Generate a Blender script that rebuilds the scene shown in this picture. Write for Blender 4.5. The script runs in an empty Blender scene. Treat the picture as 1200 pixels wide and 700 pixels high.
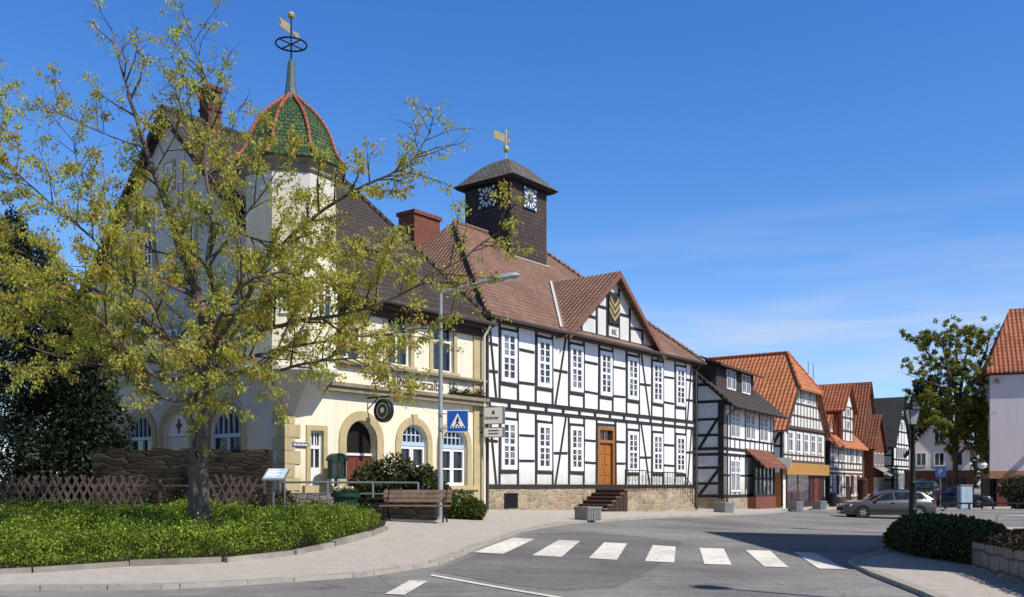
import bpy, bmesh, math, random
import numpy as np
from mathutils import Vector, Matrix
RNG = random.Random(11)
NP = np.random.default_rng(5)
SC = bpy.context.scene
COL = SC.collection
rad = math.radians

# ---------------------------------------------------------------- survey of the place
# The viewer stands at the origin, eye 1.65 m up, looking along +Y.  F, CX, HY are
# the focal length and the horizon of the survey photograph; P() and GP() turn a
# measured bearing plus a distance (or the ground) into a point of the place.
F, CX, HY, ZC = 1100.0, 600.0, 569.0, 1.65

CTRL = [(0, 0, 0), (-6, 6, .0), (6, 6, 0), (0, 13, .05), (-8.7, 15.5, .12), (-4, 17.5, .2), (0, 17.5, .18),
        (6.5, 18.5, .06), (8.6, 17.3, .04), (10, 13, 0), (-3, 24.3, .62), (-6, 25, .74), (-10, 24, .72), (-14, 24, .7),
        (-1, 34.8, .66), (4, 41, .5), (9.6, 48, .33), (-6.8, 27.6, .84), (11.3, 49.6, .3), (16.3, 57.6, .2), (18.2, 62.6, .05),
        (23, 70, .1), (25, 74, .15), (31, 82, .5), (38, 95, 1.2), (20, 48, -.08), (26, 48, -.08), (28, 55, .1), (33, 65, .1), (36, 80, .7),
        (16, 36, .02), (12, 27, .08), (6, 30, .3), (24, 36, .0), (-20, 40, .9), (0, 60, .6), (-40, 20, .6), (60, 30, 0), (40, 10, 0),
        (-30, -10, 0), (30, -20, 0), (0, -40, 0), (100, 100, 1.2), (0, 140, 1.5), (-100, 90, 1.5), (140, 0, .4), (-120, -30, .4)]
_c = np.array(CTRL, float)
def _phi(d2):
    return 0.5 * d2 * np.log(np.maximum(d2, 1e-9))
_n = len(_c)
_A = np.zeros((_n + 3, _n + 3))
_dd = ((_c[:, None, :2] - _c[None, :, :2]) ** 2).sum(-1) / 1e4
_A[:_n, :_n] = _phi(_dd) + np.eye(_n) * 2e-5
_A[:_n, _n] = 1; _A[:_n, _n + 1:] = _c[:, :2] / 100
_A[_n:, :_n] = _A[:_n, _n:].T
_w = np.linalg.solve(_A, np.concatenate([_c[:, 2], np.zeros(3)]))
def GV(x, y):
    x = np.asarray(x, float).ravel(); y = np.asarray(y, float).ravel()
    r = np.maximum(np.hypot(x, y) / 130.0, 1.0)
    x = x / r; y = y / r
    d2 = ((x[:, None] - _c[None, :, 0]) ** 2 + (y[:, None] - _c[None, :, 1]) ** 2) / 1e4
    return _phi(d2) @ _w[:_n] + _w[_n] + (x * _w[_n + 1] + y * _w[_n + 2]) / 100
def G(x, y):
    return float(GV([x], [y])[0])
def P(px, py, Y):
    return Vector(((px - CX) * Y / F, Y, ZC - (py - HY) * Y / F))
def GP(px, py, off=0.0):
    Y = 20.0
    for _ in range(60):
        X = (px - CX) * Y / F
        Yn = F * (ZC - G(X, Y) - off) / max(py - HY, 4)
        Y = Y * .6 + min(max(Yn, 5), 120) * .4
    return ((px - CX) * Y / F, Y)

# ---------------------------------------------------------------- materials
def new_mat(name):
    m = bpy.data.materials.new(name); m.use_nodes = True
    nt = m.node_tree
    return m, nt, nt.nodes['Principled BSDF']
def N(nt, typ, **kw):
    n = nt.nodes.new(typ)
    for k, v in kw.items():
        if k in n.inputs.keys() if isinstance(k, str) else False:
            n.inputs[k].default_value = v
        else:
            setattr(n, k, v)
    return n
def ramp(nt, fac, stops):
    r = nt.nodes.new('ShaderNodeValToRGB')
    e = r.color_ramp.elements
    e[0].position, e[0].color = stops[0][0], (*stops[0][1], 1)
    e[1].position, e[1].color = stops[-1][0], (*stops[-1][1], 1)
    for p, c in stops[1:-1]:
        k = e.new(p); k.color = (*c, 1)
    nt.links.new(fac, r.inputs['Fac'])
    return r.outputs['Color']
def mixc(nt, fac, a, b, mode='MIX'):
    n = nt.nodes.new('ShaderNodeMix'); n.data_type = 'RGBA'; n.blend_type = mode
    for sock, val in ((n.inputs[0], fac), (n.inputs[6], a), (n.inputs[7], b)):
        if hasattr(val, 'is_linked'): nt.links.new(val, sock)
        elif isinstance(val, (int, float)): sock.default_value = val
        else: sock.default_value = (*val, 1)
    return n.outputs[2]
def math_(nt, op, a, b=None):
    n = nt.nodes.new('ShaderNodeMath'); n.operation = op
    for i, val in enumerate((a, b)):
        if val is None: continue
        if hasattr(val, 'is_linked'): nt.links.new(val, n.inputs[i])
        else: n.inputs[i].default_value = val
    return n.outputs[0]
def noise(nt, vec, scale, detail=5, rough=.6, dim='3D'):
    n = nt.nodes.new('ShaderNodeTexNoise'); n.inputs['Scale'].default_value = scale
    n.inputs['Detail'].default_value = detail; n.inputs['Roughness'].default_value = rough
    if vec is not None: nt.links.new(vec, n.inputs['Vector'])
    return n.outputs['Fac']
def bump(nt, bsdf, height, strength=.3, dist=.02):
    b = nt.nodes.new('ShaderNodeBump'); b.inputs['Strength'].default_value = strength
    b.inputs['Distance'].default_value = dist
    nt.links.new(height, b.inputs['Height']); nt.links.new(b.outputs['Normal'], bsdf.inputs['Normal'])
def sc_(c, k):
    return tuple(min(max(v * k, 0), 1) for v in c)
def stretch(nt, vec, s):
    m = nt.nodes.new('ShaderNodeMapping'); m.inputs['Scale'].default_value = s
    nt.links.new(vec, m.inputs['Vector'])
    return m.outputs['Vector']

def surf(name, col, rough=.8, var=.15, scale=3., bmp=.1, bscale=60., metal=0., spec=.3, streak=0., world=False, dirt=None, grime=None):
    m, nt, b = new_mat(name)
    if world:
        vec = nt.nodes.new('ShaderNodeNewGeometry').outputs['Position']
    else:
        vec = nt.nodes.new('ShaderNodeTexCoord').outputs['Object']
    f = noise(nt, vec, scale, 7, .65)
    c = ramp(nt, f, [(.25, sc_(col, 1 - var)), (.75, sc_(col, 1 + var))])
    if streak:
        f2 = noise(nt, stretch(nt, vec, (3, 3, .25)), 1.6, 5, .6)
        c = mixc(nt, streak, c, ramp(nt, f2, [(.35, sc_(col, .55)), (.6, sc_(col, 1.))]))
    if dirt:
        f3 = noise(nt, vec, .35, 6, .6)
        c = mixc(nt, ramp(nt, f3, [(.45, (0, 0, 0)), (.7, (1, 1, 1))]), c, dirt)
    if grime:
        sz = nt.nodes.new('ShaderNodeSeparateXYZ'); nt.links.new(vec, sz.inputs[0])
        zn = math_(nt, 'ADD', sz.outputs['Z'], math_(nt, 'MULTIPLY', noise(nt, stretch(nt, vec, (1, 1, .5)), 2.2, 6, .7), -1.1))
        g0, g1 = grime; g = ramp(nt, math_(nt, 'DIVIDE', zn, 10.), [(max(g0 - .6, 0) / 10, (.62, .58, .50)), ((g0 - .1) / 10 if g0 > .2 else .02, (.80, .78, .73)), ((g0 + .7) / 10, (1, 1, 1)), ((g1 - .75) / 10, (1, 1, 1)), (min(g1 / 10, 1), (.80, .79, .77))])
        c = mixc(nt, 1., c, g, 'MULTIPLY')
    nt.links.new(c, b.inputs['Base Color'])
    b.inputs['Roughness'].default_value = rough; b.inputs['Metallic'].default_value = metal
    b.inputs['Specular IOR Level'].default_value = spec
    if bmp: bump(nt, b, noise(nt, vec, bscale, 4, .6), bmp, .01)
    return m

def tiles(name, c1, c2, joint, w=.24, h=.33, rough=.75, wave=1., var=.3, mort=.02, moss=None):
    m, nt, b = new_mat(name)
    uv = nt.nodes.new('ShaderNodeUVMap').outputs['UV']
    br = nt.nodes.new('ShaderNodeTexBrick')
    br.offset = 0. if wave else .5; br.squash = 1
    nt.links.new(uv, br.inputs['Vector'])
    for k, v in (('Scale', 1.), ('Mortar Size', mort), ('Mortar Smooth', .3), ('Bias', 0.), ('Brick Width', w), ('Row Height', h)):
        br.inputs[k].default_value = v
    br.inputs['Color1'].default_value = (*c1, 1); br.inputs['Color2'].default_value = (*c2, 1); br.inputs['Mortar'].default_value = (*joint, 1)
    f = noise(nt, uv, .5, 7, .65)
    c = mixc(nt, 1., br.outputs['Color'], ramp(nt, f, [(.3, sc_((1, 1, 1), 1 - var)), (.7, (1, 1, 1))]), 'MULTIPLY')
    f2 = noise(nt, uv, 9, 3, .6)
    c = mixc(nt, 1., c, ramp(nt, f2, [(.35, (.72, .72, .72)), (.65, (1, 1, 1))]), 'MULTIPLY')
    if moss:
        f3 = noise(nt, uv, 1.3, 6, .7)
        c = mixc(nt, ramp(nt, f3, [(.56, (0, 0, 0)), (.68, (.6, .6, .6))]), c, moss)
    nt.links.new(c, b.inputs['Base Color'])
    b.inputs['Roughness'].default_value = rough; b.inputs['Specular IOR Level'].default_value = .25
    sep = nt.nodes.new('ShaderNodeSeparateXYZ'); nt.links.new(uv, sep.inputs[0])
    row = math_(nt, 'FRACT', math_(nt, 'DIVIDE', sep.outputs['Y'], h))
    hgt = math_(nt, 'MULTIPLY', math_(nt, 'SUBTRACT', 1., row), .9)
    if wave:
        s = math_(nt, 'SINE', math_(nt, 'MULTIPLY', sep.outputs['X'], 2 * math.pi / w))
        hgt = math_(nt, 'ADD', hgt, math_(nt, 'MULTIPLY', s, .45 * wave))
    hgt = math_(nt, 'ADD', hgt, math_(nt, 'MULTIPLY', f2, .35))
    bump(nt, b, hgt, .9, .05)
    return m

def masonry(name, c1, c2, joint, w=.5, h=.22, rough=.85, distort=.04, mort=.015, var=.3, bs=.5):
    m, nt, b = new_mat(name)
    uv = nt.nodes.new('ShaderNodeUVMap').outputs['UV']
    nz = nt.nodes.new('ShaderNodeTexNoise'); nz.inputs['Scale'].default_value = 1.7; nz.inputs['Detail'].default_value = 3
    nt.links.new(uv, nz.inputs['Vector'])
    va = nt.nodes.new('ShaderNodeVectorMath'); va.operation = 'MULTIPLY_ADD'
    nt.links.new(nz.outputs['Color'], va.inputs[0]); va.inputs[1].default_value = (distort * 3,) * 3; nt.links.new(uv, va.inputs[2])
    br = nt.nodes.new('ShaderNodeTexBrick'); nt.links.new(va.outputs[0], br.inputs['Vector'])
    for k, v in (('Scale', 1.), ('Mortar Size', mort), ('Mortar Smooth', .4), ('Bias', 0.), ('Brick Width', w), ('Row Height', h)):
        br.inputs[k].default_value = v
    br.inputs['Color1'].default_value = (*c1, 1); br.inputs['Color2'].default_value = (*c2, 1); br.inputs['Mortar'].default_value = (*joint, 1)
    f = noise(nt, uv, 3.5, 7, .7)
    c = mixc(nt, 1., br.outputs['Color'], ramp(nt, f, [(.28, sc_((1, 1, 1), 1 - var)), (.72, (1, 1, 1))]), 'MULTIPLY')
    nt.links.new(c, b.inputs['Base Color']); b.inputs['Roughness'].default_value = rough
    b.inputs['Specular IOR Level'].default_value = .2
    hg = math_(nt, 'SUBTRACT', math_(nt, 'MULTIPLY', noise(nt, uv, 14, 5, .65), .5), br.outputs['Fac'])
    bump(nt, b, hg, bs, .03)
    return m

def leafmat(name, trans=.35, rough=.55, tint=1.):
    m, nt, b = new_mat(name)
    at = nt.nodes.new('ShaderNodeAttribute'); at.attribute_name = 'leafcol'
    nt.links.new(at.outputs['Color'], b.inputs['Base Color'])
    b.inputs['Roughness'].default_value = rough; b.inputs['Specular IOR Level'].default_value = .25
    tr = nt.nodes.new('ShaderNodeBsdfTranslucent')
    nt.links.new(mixc(nt, 1., at.outputs['Color'], (1.0, 1.05, .55), 'MULTIPLY'), tr.inputs['Color'])
    mx = nt.nodes.new('ShaderNodeMixShader'); mx.inputs[0].default_value = trans
    nt.links.new(b.outputs[0], mx.inputs[1]); nt.links.new(tr.outputs[0], mx.inputs[2])
    nt.links.new(mx.outputs[0], nt.nodes['Material Output'].inputs['Surface'])
    return m
def glassmat(name, col=(.012, .016, .022), rough=.06, spec=.6, curtain=None):
    m, nt, b = new_mat(name)
    b.inputs['Roughness'].default_value = rough
    b.inputs['Specular IOR Level'].default_value = spec
    vec = nt.nodes.new('ShaderNodeTexCoord').outputs['Object']
    c2 = curtain or sc_(col, 2.5)
    oi = nt.nodes.new('ShaderNodeObjectInfo')
    off = nt.nodes.new('ShaderNodeVectorMath'); off.operation = 'ADD'; nt.links.new(vec, off.inputs[0]); cmb = nt.nodes.new('ShaderNodeCombineXYZ'); nt.links.new(math_(nt, 'MULTIPLY', oi.outputs['Random'], 37.), cmb.inputs[0]); nt.links.new(math_(nt, 'MULTIPLY', oi.outputs['Random'], 11.), cmb.inputs[2]); nt.links.new(cmb.outputs[0], off.inputs[1]); vec = off.outputs[0]
    c = ramp(nt, noise(nt, stretch(nt, vec, (1.6, 1, .7)), 1.5, 3, .5), [(.40, col), (.50, sc_(col, 1.4)), (.60, c2)])
    nt.links.new(c, b.inputs['Base Color'])
    bump(nt, b, noise(nt, vec, 2.5, 2, .5), .14, .06)
    return m
def flat(name, col, rough=.6, metal=0., spec=.4):
    return surf(name, col, rough, .06, 8., 0., metal=metal, spec=spec)

M = {}
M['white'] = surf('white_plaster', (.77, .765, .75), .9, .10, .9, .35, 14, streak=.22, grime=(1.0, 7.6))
M['white2'] = surf('aged_white_plaster', (.70, .69, .66), .9, .10, 1.2, .15, 30, streak=.2)
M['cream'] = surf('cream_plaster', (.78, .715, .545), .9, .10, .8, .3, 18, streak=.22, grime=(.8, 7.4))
M['grey_plaster'] = surf('weathered_plaster', (.60, .57, .51), .9, .14, .8, .2, 30, streak=.12)
M['pink'] = surf('pink_render', (.68, .575, .55), .9, .06, .6, .1, 30, streak=.12)
M['timber'] = surf('black_timber', (.030, .027, .026), .8, .5, 5, .4, 30)
M['timber_brown'] = surf('brown_timber', (.10, .06, .045), .75, .3, 4, .3, 30)
M['paint'] = surf('white_paint', (.78, .78, .77), .5, .05, 3, 0)
M['bluepaint'] = surf('pale_blue_paint', (.42, .52, .62), .5, .08, 3, 0)
M['sandstone'] = surf('sandstone', (.44, .36, .20), .85, .2, 3, .3, 40)
M['ledge'] = surf('weathered_sandstone', (.26, .22, .15), .85, .3, 3, .3, 40, streak=.35)
M['plinth_old'] = masonry('plinth_stone', (.50, .37, .22), (.36, .28, .18), (.46, .42, .34), .55, .26, distort=.14, mort=.03, var=.45, bs=.8)
M['orange_wood'] = surf('oiled_oak', (.34, .13, .028), .5, .25, 5, .2, 40)
M['dark_wood'] = surf('dark_wood', (.05, .018, .012), .55, .35, 4, .2, 40)
M['red_wood'] = surf('red_brown_wood', (.14, .035, .02), .6, .3, 4, .2, 40)
M['glass'] = glassmat('window_glass')
M['glass_c'] = glassmat('window_glass_with_net_curtain', (.02, .024, .03), .08, .6, (.22, .24, .26))
M['roof_brown'] = tiles('brown_clay_tiles', (.37, .215, .15), (.27, .155, .112), (.09, .055, .042), .24, .30)
M['roof_dark'] = tiles('dark_weathered_tiles', (.105, .080, .070), (.074, .058, .053), (.022, .018, .018), .24, .30, moss=(.07, .065, .035))
M['roof_orange'] = tiles('orange_clay_tiles', (.68, .26, .115), (.56, .19, .085), (.16, .05, .03), .30, .38, var=.2)
M['roof_red'] = tiles('red_clay_tiles', (.52, .18, .09), (.39, .13, .07), (.10, .04, .028), .28, .36, var=.35)
M['roof_brownred'] = tiles('aged_red_tiles', (.38, .145, .085), (.27, .10, .065), (.07, .03, .02), .28, .36, var=.4)
M['slate'] = tiles('grey_slates', (.21, .195, .165), (.14, .13, .115), (.02, .02, .02), .3, .22, wave=0, moss=(.10, .10, .08))
M['slate_far'] = tiles('dark_slate_roof', (.065, .066, .068), (.05, .05, .052), (.03, .03, .03), .4, .3, wave=0)
M['shingle'] = tiles('dark_wood_shingles', (.10, .068, .058), (.066, .047, .041), (.014, .010, .010), .22, .19, wave=0, mort=.012)
M['green_tile'] = tiles('glazed_green_tiles', (.10, .175, .075), (.06, .125, .06), (.02, .04, .02), .16, .13, rough=.45, wave=0, moss=(.16, .17, .05))
M['rib_tile'] = surf('red_ridge_tiles', (.33, .105, .065), .6, .3, 9, .3, 20)
M['brick'] = masonry('red_brick', (.27, .072, .042), (.19, .052, .035), (.20, .15, .12), .25, .085, distort=.004, mort=.010, var=.35)
M['brick_old'] = masonry('sooty_brick', (.20, .065, .04), (.12, .045, .032), (.10, .08, .065), .25, .085, distort=.006, mort=.012, var=.5)
M['gutter'] = surf('zinc', (.10, .085, .07), .5, .2, 4, 0, metal=.4)
M['soffit'] = surf('brown_eaves_board', (.05, .028, .02), .7, .25, 4, .1)
M['verge'] = surf('brown_verge_board', (.19, .085, .058), .7, .25, 4, .1)
M['flash'] = surf('lead_flashing', (.55, .55, .55), .6, .1, 4, 0)
M['iron'] = surf('black_iron', (.015, .015, .016), .5, .2, 8, .1, metal=.3)
M['steel'] = surf('galvanised_steel', (.30, .32, .33), .45, .12, 6, .05, metal=.7)
M['pole'] = surf('grey_painted_pole', (.30, .32, .33), .5, .1, 5, .05, metal=.25)
M['gold'] = surf('gilded_metal', (.62, .45, .16), .35, .15, 8, 0, metal=.6)
M['verdigris'] = surf('weathered_lead', (.08, .12, .12), .6, .3, 7, .2)
M['concrete'] = surf('concrete', (.25, .24, .22), .9, .2, 3, .3, 50)
M['darkstone_old'] = masonry('dark_stone', (.085, .072, .055), (.055, .047, .038), (.03, .026, .022), .55, .16, distort=.06, mort=.02, var=.5, bs=.8)
M['greywall'] = masonry('grey_block_wall', (.27, .25, .225), (.20, .19, .175), (.10, .095, .085), .5, .3, distort=.10, mort=.03, var=.4, bs=.9)
M['palewall_old'] = masonry('pale_rubble_wall', (.36, .33, .29), (.24, .22, .19), (.14, .13, .11), .35, .2, distort=.12, mort=.03, var=.5)
M['bark'] = surf('bark', (.125, .10, .078), .95, .4, 9, .8, 22)
M['twig'] = surf('twig_bark', (.055, .042, .03), .9, .3, 9, .2, 30)
M['leaf'] = leafmat('young_leaf', .55)
M['leaf_dark'] = leafmat('evergreen_leaf', .12, .5)
M['leaf_ground'] = leafmat('groundcover_leaf', .25)
M['lath'] = surf('weathered_laths', (.10, .068, .058), .85, .6, 3, .3, 30)  # weathered wood, darkened further: shade of the trees put into the colour
M['soil'] = surf('soil', (.035, .028, .018), .95, .3, 4, .5, 20)
M['bluesign'] = flat('blue_enamel', (.012, .085, .36), .35); M['bluedark'] = flat('faded_blue_enamel', (.015, .05, .17), .5)
M['signwhite'] = flat('white_enamel', (.80, .80, .80), .4)
M['signblack'] = flat('black_enamel', (.01, .01, .012), .4)
M['signcream'] = surf('sign_acrylic', (.80, .76, .66), .5, .08, 3, 0)
M['dgreen'] = surf('dark_green_paint', (.012, .045, .030), .45, .2, 4, .05)
M['rubber'] = surf('tyre_rubber', (.012, .012, .012), .8, .2, 9, .1)
M['ochre'] = surf('ochre_panel', (.42, .22, .06), .6, .1, 1.5, .05)
M['ink'] = surf('grey_brown_lettering', (.11, .08, .06), .7, .1, 5, 0)
M['bench'] = surf('brown_bench_slats', (.18, .118, .085), .6, .35, 6, .2, 40)
M['petal'] = leafmat('petal', .2)
M['vane'] = surf('tarnished_gilding', (.42, .34, .20), .5, .3, 8, 0, metal=.3)
M['dial_shade'] = flat('dial_shade_tone', (.012, .02, .045), .5)  # darker copy of the dial, shade of its tower side put into the colour
M['dial_sunlit'] = flat('dial_sunlit_tone', (.035, .085, .15), .4)  # lighter copy of the dial, sunlight on the street side put into the colour
M['step'] = surf('brown_sandstone_steps', (.15, .085, .06), .8, .25, 5, .2)
M['step_dark'] = surf('dark_step_risers', (.05, .03, .025), .9, .3, 5, .2)
M['darkroom'] = flat('dark_doorway', (.012, .008, .007), .7, 0, .2)

def rubble(name, cols, joint, scale=3.5, stretch_=(1, 1.7, 1), var=.4, bs=.9, mw=.06):
    """random stones with mortar between, in wall metres"""
    m, nt, b = new_mat(name)
    uv = nt.nodes.new('ShaderNodeUVMap').outputs['UV']
    nz = nt.nodes.new('ShaderNodeTexNoise'); nz.inputs['Scale'].default_value = 2.5; nz.inputs['Detail'].default_value = 3; nt.links.new(uv, nz.inputs['Vector'])
    va = nt.nodes.new('ShaderNodeVectorMath'); va.operation = 'MULTIPLY_ADD'; nt.links.new(nz.outputs['Color'], va.inputs[0]); va.inputs[1].default_value = (.22, .16, 0)
    nt.links.new(stretch(nt, uv, stretch_), va.inputs[2])
    v1 = nt.nodes.new('ShaderNodeTexVoronoi'); v1.voronoi_dimensions = '2D'; v1.inputs['Scale'].default_value = scale; v1.inputs['Randomness'].default_value = .8; nt.links.new(va.outputs[0], v1.inputs['Vector'])
    v2 = nt.nodes.new('ShaderNodeTexVoronoi'); v2.voronoi_dimensions = '2D'; v2.feature = 'DISTANCE_TO_EDGE'; v2.inputs['Scale'].default_value = scale; v2.inputs['Randomness'].default_value = .8; nt.links.new(va.outputs[0], v2.inputs['Vector'])
    sp = nt.nodes.new('ShaderNodeSeparateColor'); nt.links.new(v1.outputs['Color'], sp.inputs[0])
    n = len(cols); c = ramp(nt, sp.outputs[0], [(k / (n - 1), cc) for k, cc in enumerate(cols)])
    f = noise(nt, uv, 9, 6, .7); c = mixc(nt, 1., c, ramp(nt, f, [(.3, sc_((1, 1, 1), 1 - var)), (.7, (1, 1, 1))]), 'MULTIPLY')
    f2 = noise(nt, uv, .7, 5, .6); c = mixc(nt, 1., c, ramp(nt, f2, [(.35, (.7, .7, .7)), (.65, (1, 1, 1))]), 'MULTIPLY')
    e = ramp(nt, v2.outputs['Distance'], [(.0, (0, 0, 0)), (mw, (1, 1, 1))])
    nt.links.new(mixc(nt, e, joint, c), b.inputs['Base Color']); b.inputs['Roughness'].default_value = .9; b.inputs['Specular IOR Level'].default_value = .2
    h = math_(nt, 'ADD', math_(nt, 'MINIMUM', math_(nt, 'MULTIPLY', v2.outputs['Distance'], 4.), .6), math_(nt, 'MULTIPLY', f, .5)); bump(nt, b, h, bs, .04)
    return m
M['plinth'] = rubble('plinth_rubble', [(.42, .27, .14), (.52, .42, .28), (.34, .27, .19), (.58, .48, .34), (.46, .33, .18)], (.50, .45, .36), 2.6)
M['darkstone'] = rubble('dark_layered_stone', [(.055, .044, .033), (.030, .025, .019), (.078, .064, .048), (.04, .033, .024)], (.018, .015, .012), 1.9, (1, 4.5, 1), .6, 1., .05)
M['palewall'] = rubble('pale_rubble', [(.40, .36, .31), (.28, .24, .21), (.48, .44, .40), (.22, .19, .16)], (.16, .14, .12), 3.2)
M['greywall'] = masonry('grey_block_wall', (.33, .30, .265), (.25, .23, .205), (.14, .13, .115), .52, .27, distort=.07, mort=.025, var=.45, bs=.9)
# ---------------------------------------------------------------- mesh helpers
class MB:
    def __init__(s, mats=None):
        s.v = []; s.f = []; s.mi = []; s.k = 0
    def add(s, vs, fs):
        o = len(s.v); s.v += [tuple(p) for p in vs]
        for f in fs: s.f.append([o + i for i in f]); s.mi.append(s.k)
        return s
    def face(s, pts): return s.add(pts, [list(range(len(pts)))])
    def box(s, x0, x1, y0, y1, z0, z1):
        v = [(x, y, z) for z in (z0, z1) for y in (y0, y1) for x in (x0, x1)]
        return s.add(v, [(0, 2, 3, 1), (4, 5, 7, 6), (0, 1, 5, 4), (2, 6, 7, 3), (0, 4, 6, 2), (1, 3, 7, 5)])
    def ext(s, poly, d):
        """closed polygon (3D points) extruded by the vector d"""
        n = len(poly); d = Vector(d)
        a = [Vector(p) for p in poly]; b = [p + d for p in a]
        return s.add(a + b, [list(range(n))[::-1], list(range(n, 2 * n))] + [(i, (i + 1) % n, n + (i + 1) % n, n + i) for i in range(n)])
    def prism(s, xz, y0, y1): return s.ext([(x, y0, z) for x, z in xz], (0, y1 - y0, 0))
    def prismz(s, xy, z0, z1): return s.ext([(x, y, z0) for x, y in xy], (0, 0, z1 - z0))
    def beam(s, p, q, w, y0, y1):
        p = Vector(p); q = Vector(q); d = (q - p).normalized(); n = Vector((-d.y, d.x)) * w / 2
        return s.prism([tuple(p + n), tuple(q + n), tuple(q - n), tuple(p - n)], y0, y1)
    def bar(s, p, q, w, h=None, up=(0, 0, 1)):
        p = Vector(p); q = Vector(q); d = (q - p).normalized(); h = h or w
        u = Vector(up); a = d.cross(u)
        if a.length < 1e-4: a = d.cross(Vector((1, 0, 0)))
        a.normalize(); b = a.cross(d)
        return s.ext([p + a * w / 2 + b * h / 2, p - a * w / 2 + b * h / 2, p - a * w / 2 - b * h / 2, p + a * w / 2 - b * h / 2], q - p)
    def tube(s, pts, r, n=8, caps=True):
        pts = [Vector(p) for p in pts]; rs = r if isinstance(r, (list, tuple)) else [r] * len(pts)
        vs = []; fs = []; prev = None
        for i, p in enumerate(pts):
            d = (pts[min(i + 1, len(pts) - 1)] - pts[max(i - 1, 0)]).normalized()
            if prev is None:
                a = d.cross(Vector((0, 0, 1)))
                if a.length < .05: a = d.cross(Vector((1, 0, 0)))
            else:
                a = prev - d * prev.dot(d)
            a.normalize(); prev = a; b = d.cross(a)
            vs += [p + (a * math.cos(t) + b * math.sin(t)) * rs[i] for t in [2 * math.pi * k / n for k in range(n)]]
        for i in range(len(pts) - 1):
            for k in range(n):
                fs.append((i * n + k, i * n + (k + 1) % n, (i + 1) * n + (k + 1) % n, (i + 1) * n + k))
        if caps:
            fs.append(list(range(n))[::-1]); fs.append([(len(pts) - 1) * n + k for k in range(n)])
        return s.add(vs, fs)
    def lathe(s, prof, c=(0, 0), n=24, a0=0., caps=True):
        vs = []; fs = []
        for r, z in prof:
            vs += [(c[0] + r * math.cos(a0 + 2 * math.pi * k / n), c[1] + r * math.sin(a0 + 2 * math.pi * k / n), z) for k in range(n)]
        for i in range(len(prof) - 1):
            for k in range(n):
                fs.append((i * n + k, i * n + (k + 1) % n, (i + 1) * n + (k + 1) % n, (i + 1) * n + k))
        if caps:
            fs.append(list(range(n))[::-1]); fs.append([(len(prof) - 1) * n + k for k in range(n)])
        return s.add(vs, fs)
    def torus(s, c, R, r, n=28, m=8, axis='z'):
        vs = []
        for i in range(n):
            t = 2 * math.pi * i / n
            for j in range(m):
                q = 2 * math.pi * j / m
                x, y, z = (R + r * math.cos(q)) * math.cos(t), (R + r * math.cos(q)) * math.sin(t), r * math.sin(q)
                if axis == 'y': x, y, z = x, z, y
                if axis == 'x': x, y, z = z, x, y
                vs.append((c[0] + x, c[1] + y, c[2] + z))
        fs = [(i * m + j, ((i + 1) % n) * m + j, ((i + 1) % n) * m + (j + 1) % m, i * m + (j + 1) % m) for i in range(n) for j in range(m)]
        return s.add(vs, fs)
    def xform(s, Mx):
        s.v = [tuple(Mx @ Vector(p)) for p in s.v]; return s
    def disc(s, c, r, d, n=24, axis='y'):
        """disc of thickness d along axis"""
        if axis == 'y': poly = [(c[0] + r * math.cos(t), c[1], c[2] + r * math.sin(t)) for t in [2 * math.pi * k / n for k in range(n)]]; return s.ext(poly, (0, d, 0))
        if axis == 'x': poly = [(c[0], c[1] + r * math.cos(t), c[2] + r * math.sin(t)) for t in [2 * math.pi * k / n for k in range(n)]]; return s.ext(poly, (d, 0, 0))
        poly = [(c[0] + r * math.cos(t), c[1] + r * math.sin(t), c[2]) for t in [2 * math.pi * k / n for k in range(n)]]; return s.ext(poly, (0, 0, d))
    def mesh(s, name, mats, smooth=False, fix=True):
        me = bpy.data.meshes.new(name)
        dz = ZOFF[0]
        me.from_pydata([(x, y, z - dz) for x, y, z in s.v], [], s.f)
        for m in (mats if isinstance(mats, (list, tuple)) else [mats]): me.materials.append(m)
        if isinstance(mats, (list, tuple)): me.polygons.foreach_set('material_index', s.mi)
        if fix:
            bm = bmesh.new(); bm.from_mesh(me)
            bmesh.ops.recalc_face_normals(bm, faces=bm.faces); bm.to_mesh(me); bm.free()
        if smooth:
            me.polygons.foreach_set('use_smooth', [True] * len(me.polygons))
            try: me.set_sharp_from_angle(angle=rad(40))
            except Exception: pass
        autouv(me)
        return me
    def build(s, name, mats, parent=None, smooth=False, label=None):
        o = bpy.data.objects.new(name, s.mesh(name, mats, smooth)); COL.objects.link(o)
        if parent is not None: o.parent = parent
        if label: o['label'] = label
        return o
ZOFF = [0.0]
def autouv(me):
    uvl = me.uv_layers.new(name='UVMap')
    nl = len(me.loops); np_ = len(me.polygons)
    co = np.zeros(len(me.vertices) * 3); me.vertices.foreach_get('co', co); co = co.reshape(-1, 3)
    nm = np.zeros(np_ * 3); me.polygons.foreach_get('normal', nm); nm = nm.reshape(-1, 3)
    tot = np.zeros(np_, int); me.polygons.foreach_get('loop_total', tot)
    vi = np.zeros(nl, int); me.loops.foreach_get('vertex_index', vi)
    pf = np.repeat(np.arange(np_), tot)
    n = nm[pf]; p = co[vi]
    u = np.stack([-n[:, 1], n[:, 0], np.zeros(len(n))], 1); l = np.linalg.norm(u, axis=1)
    flat_ = l < .15
    u[flat_] = (1, 0, 0); l[flat_] = 1; u /= l[:, None]
    v = np.cross(n, u); v[flat_] = (0, 1, 0)
    uv = np.stack([(p * u).sum(1), (p * v).sum(1)], 1)
    uvl.data.foreach_set('uv', uv.ravel())

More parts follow.
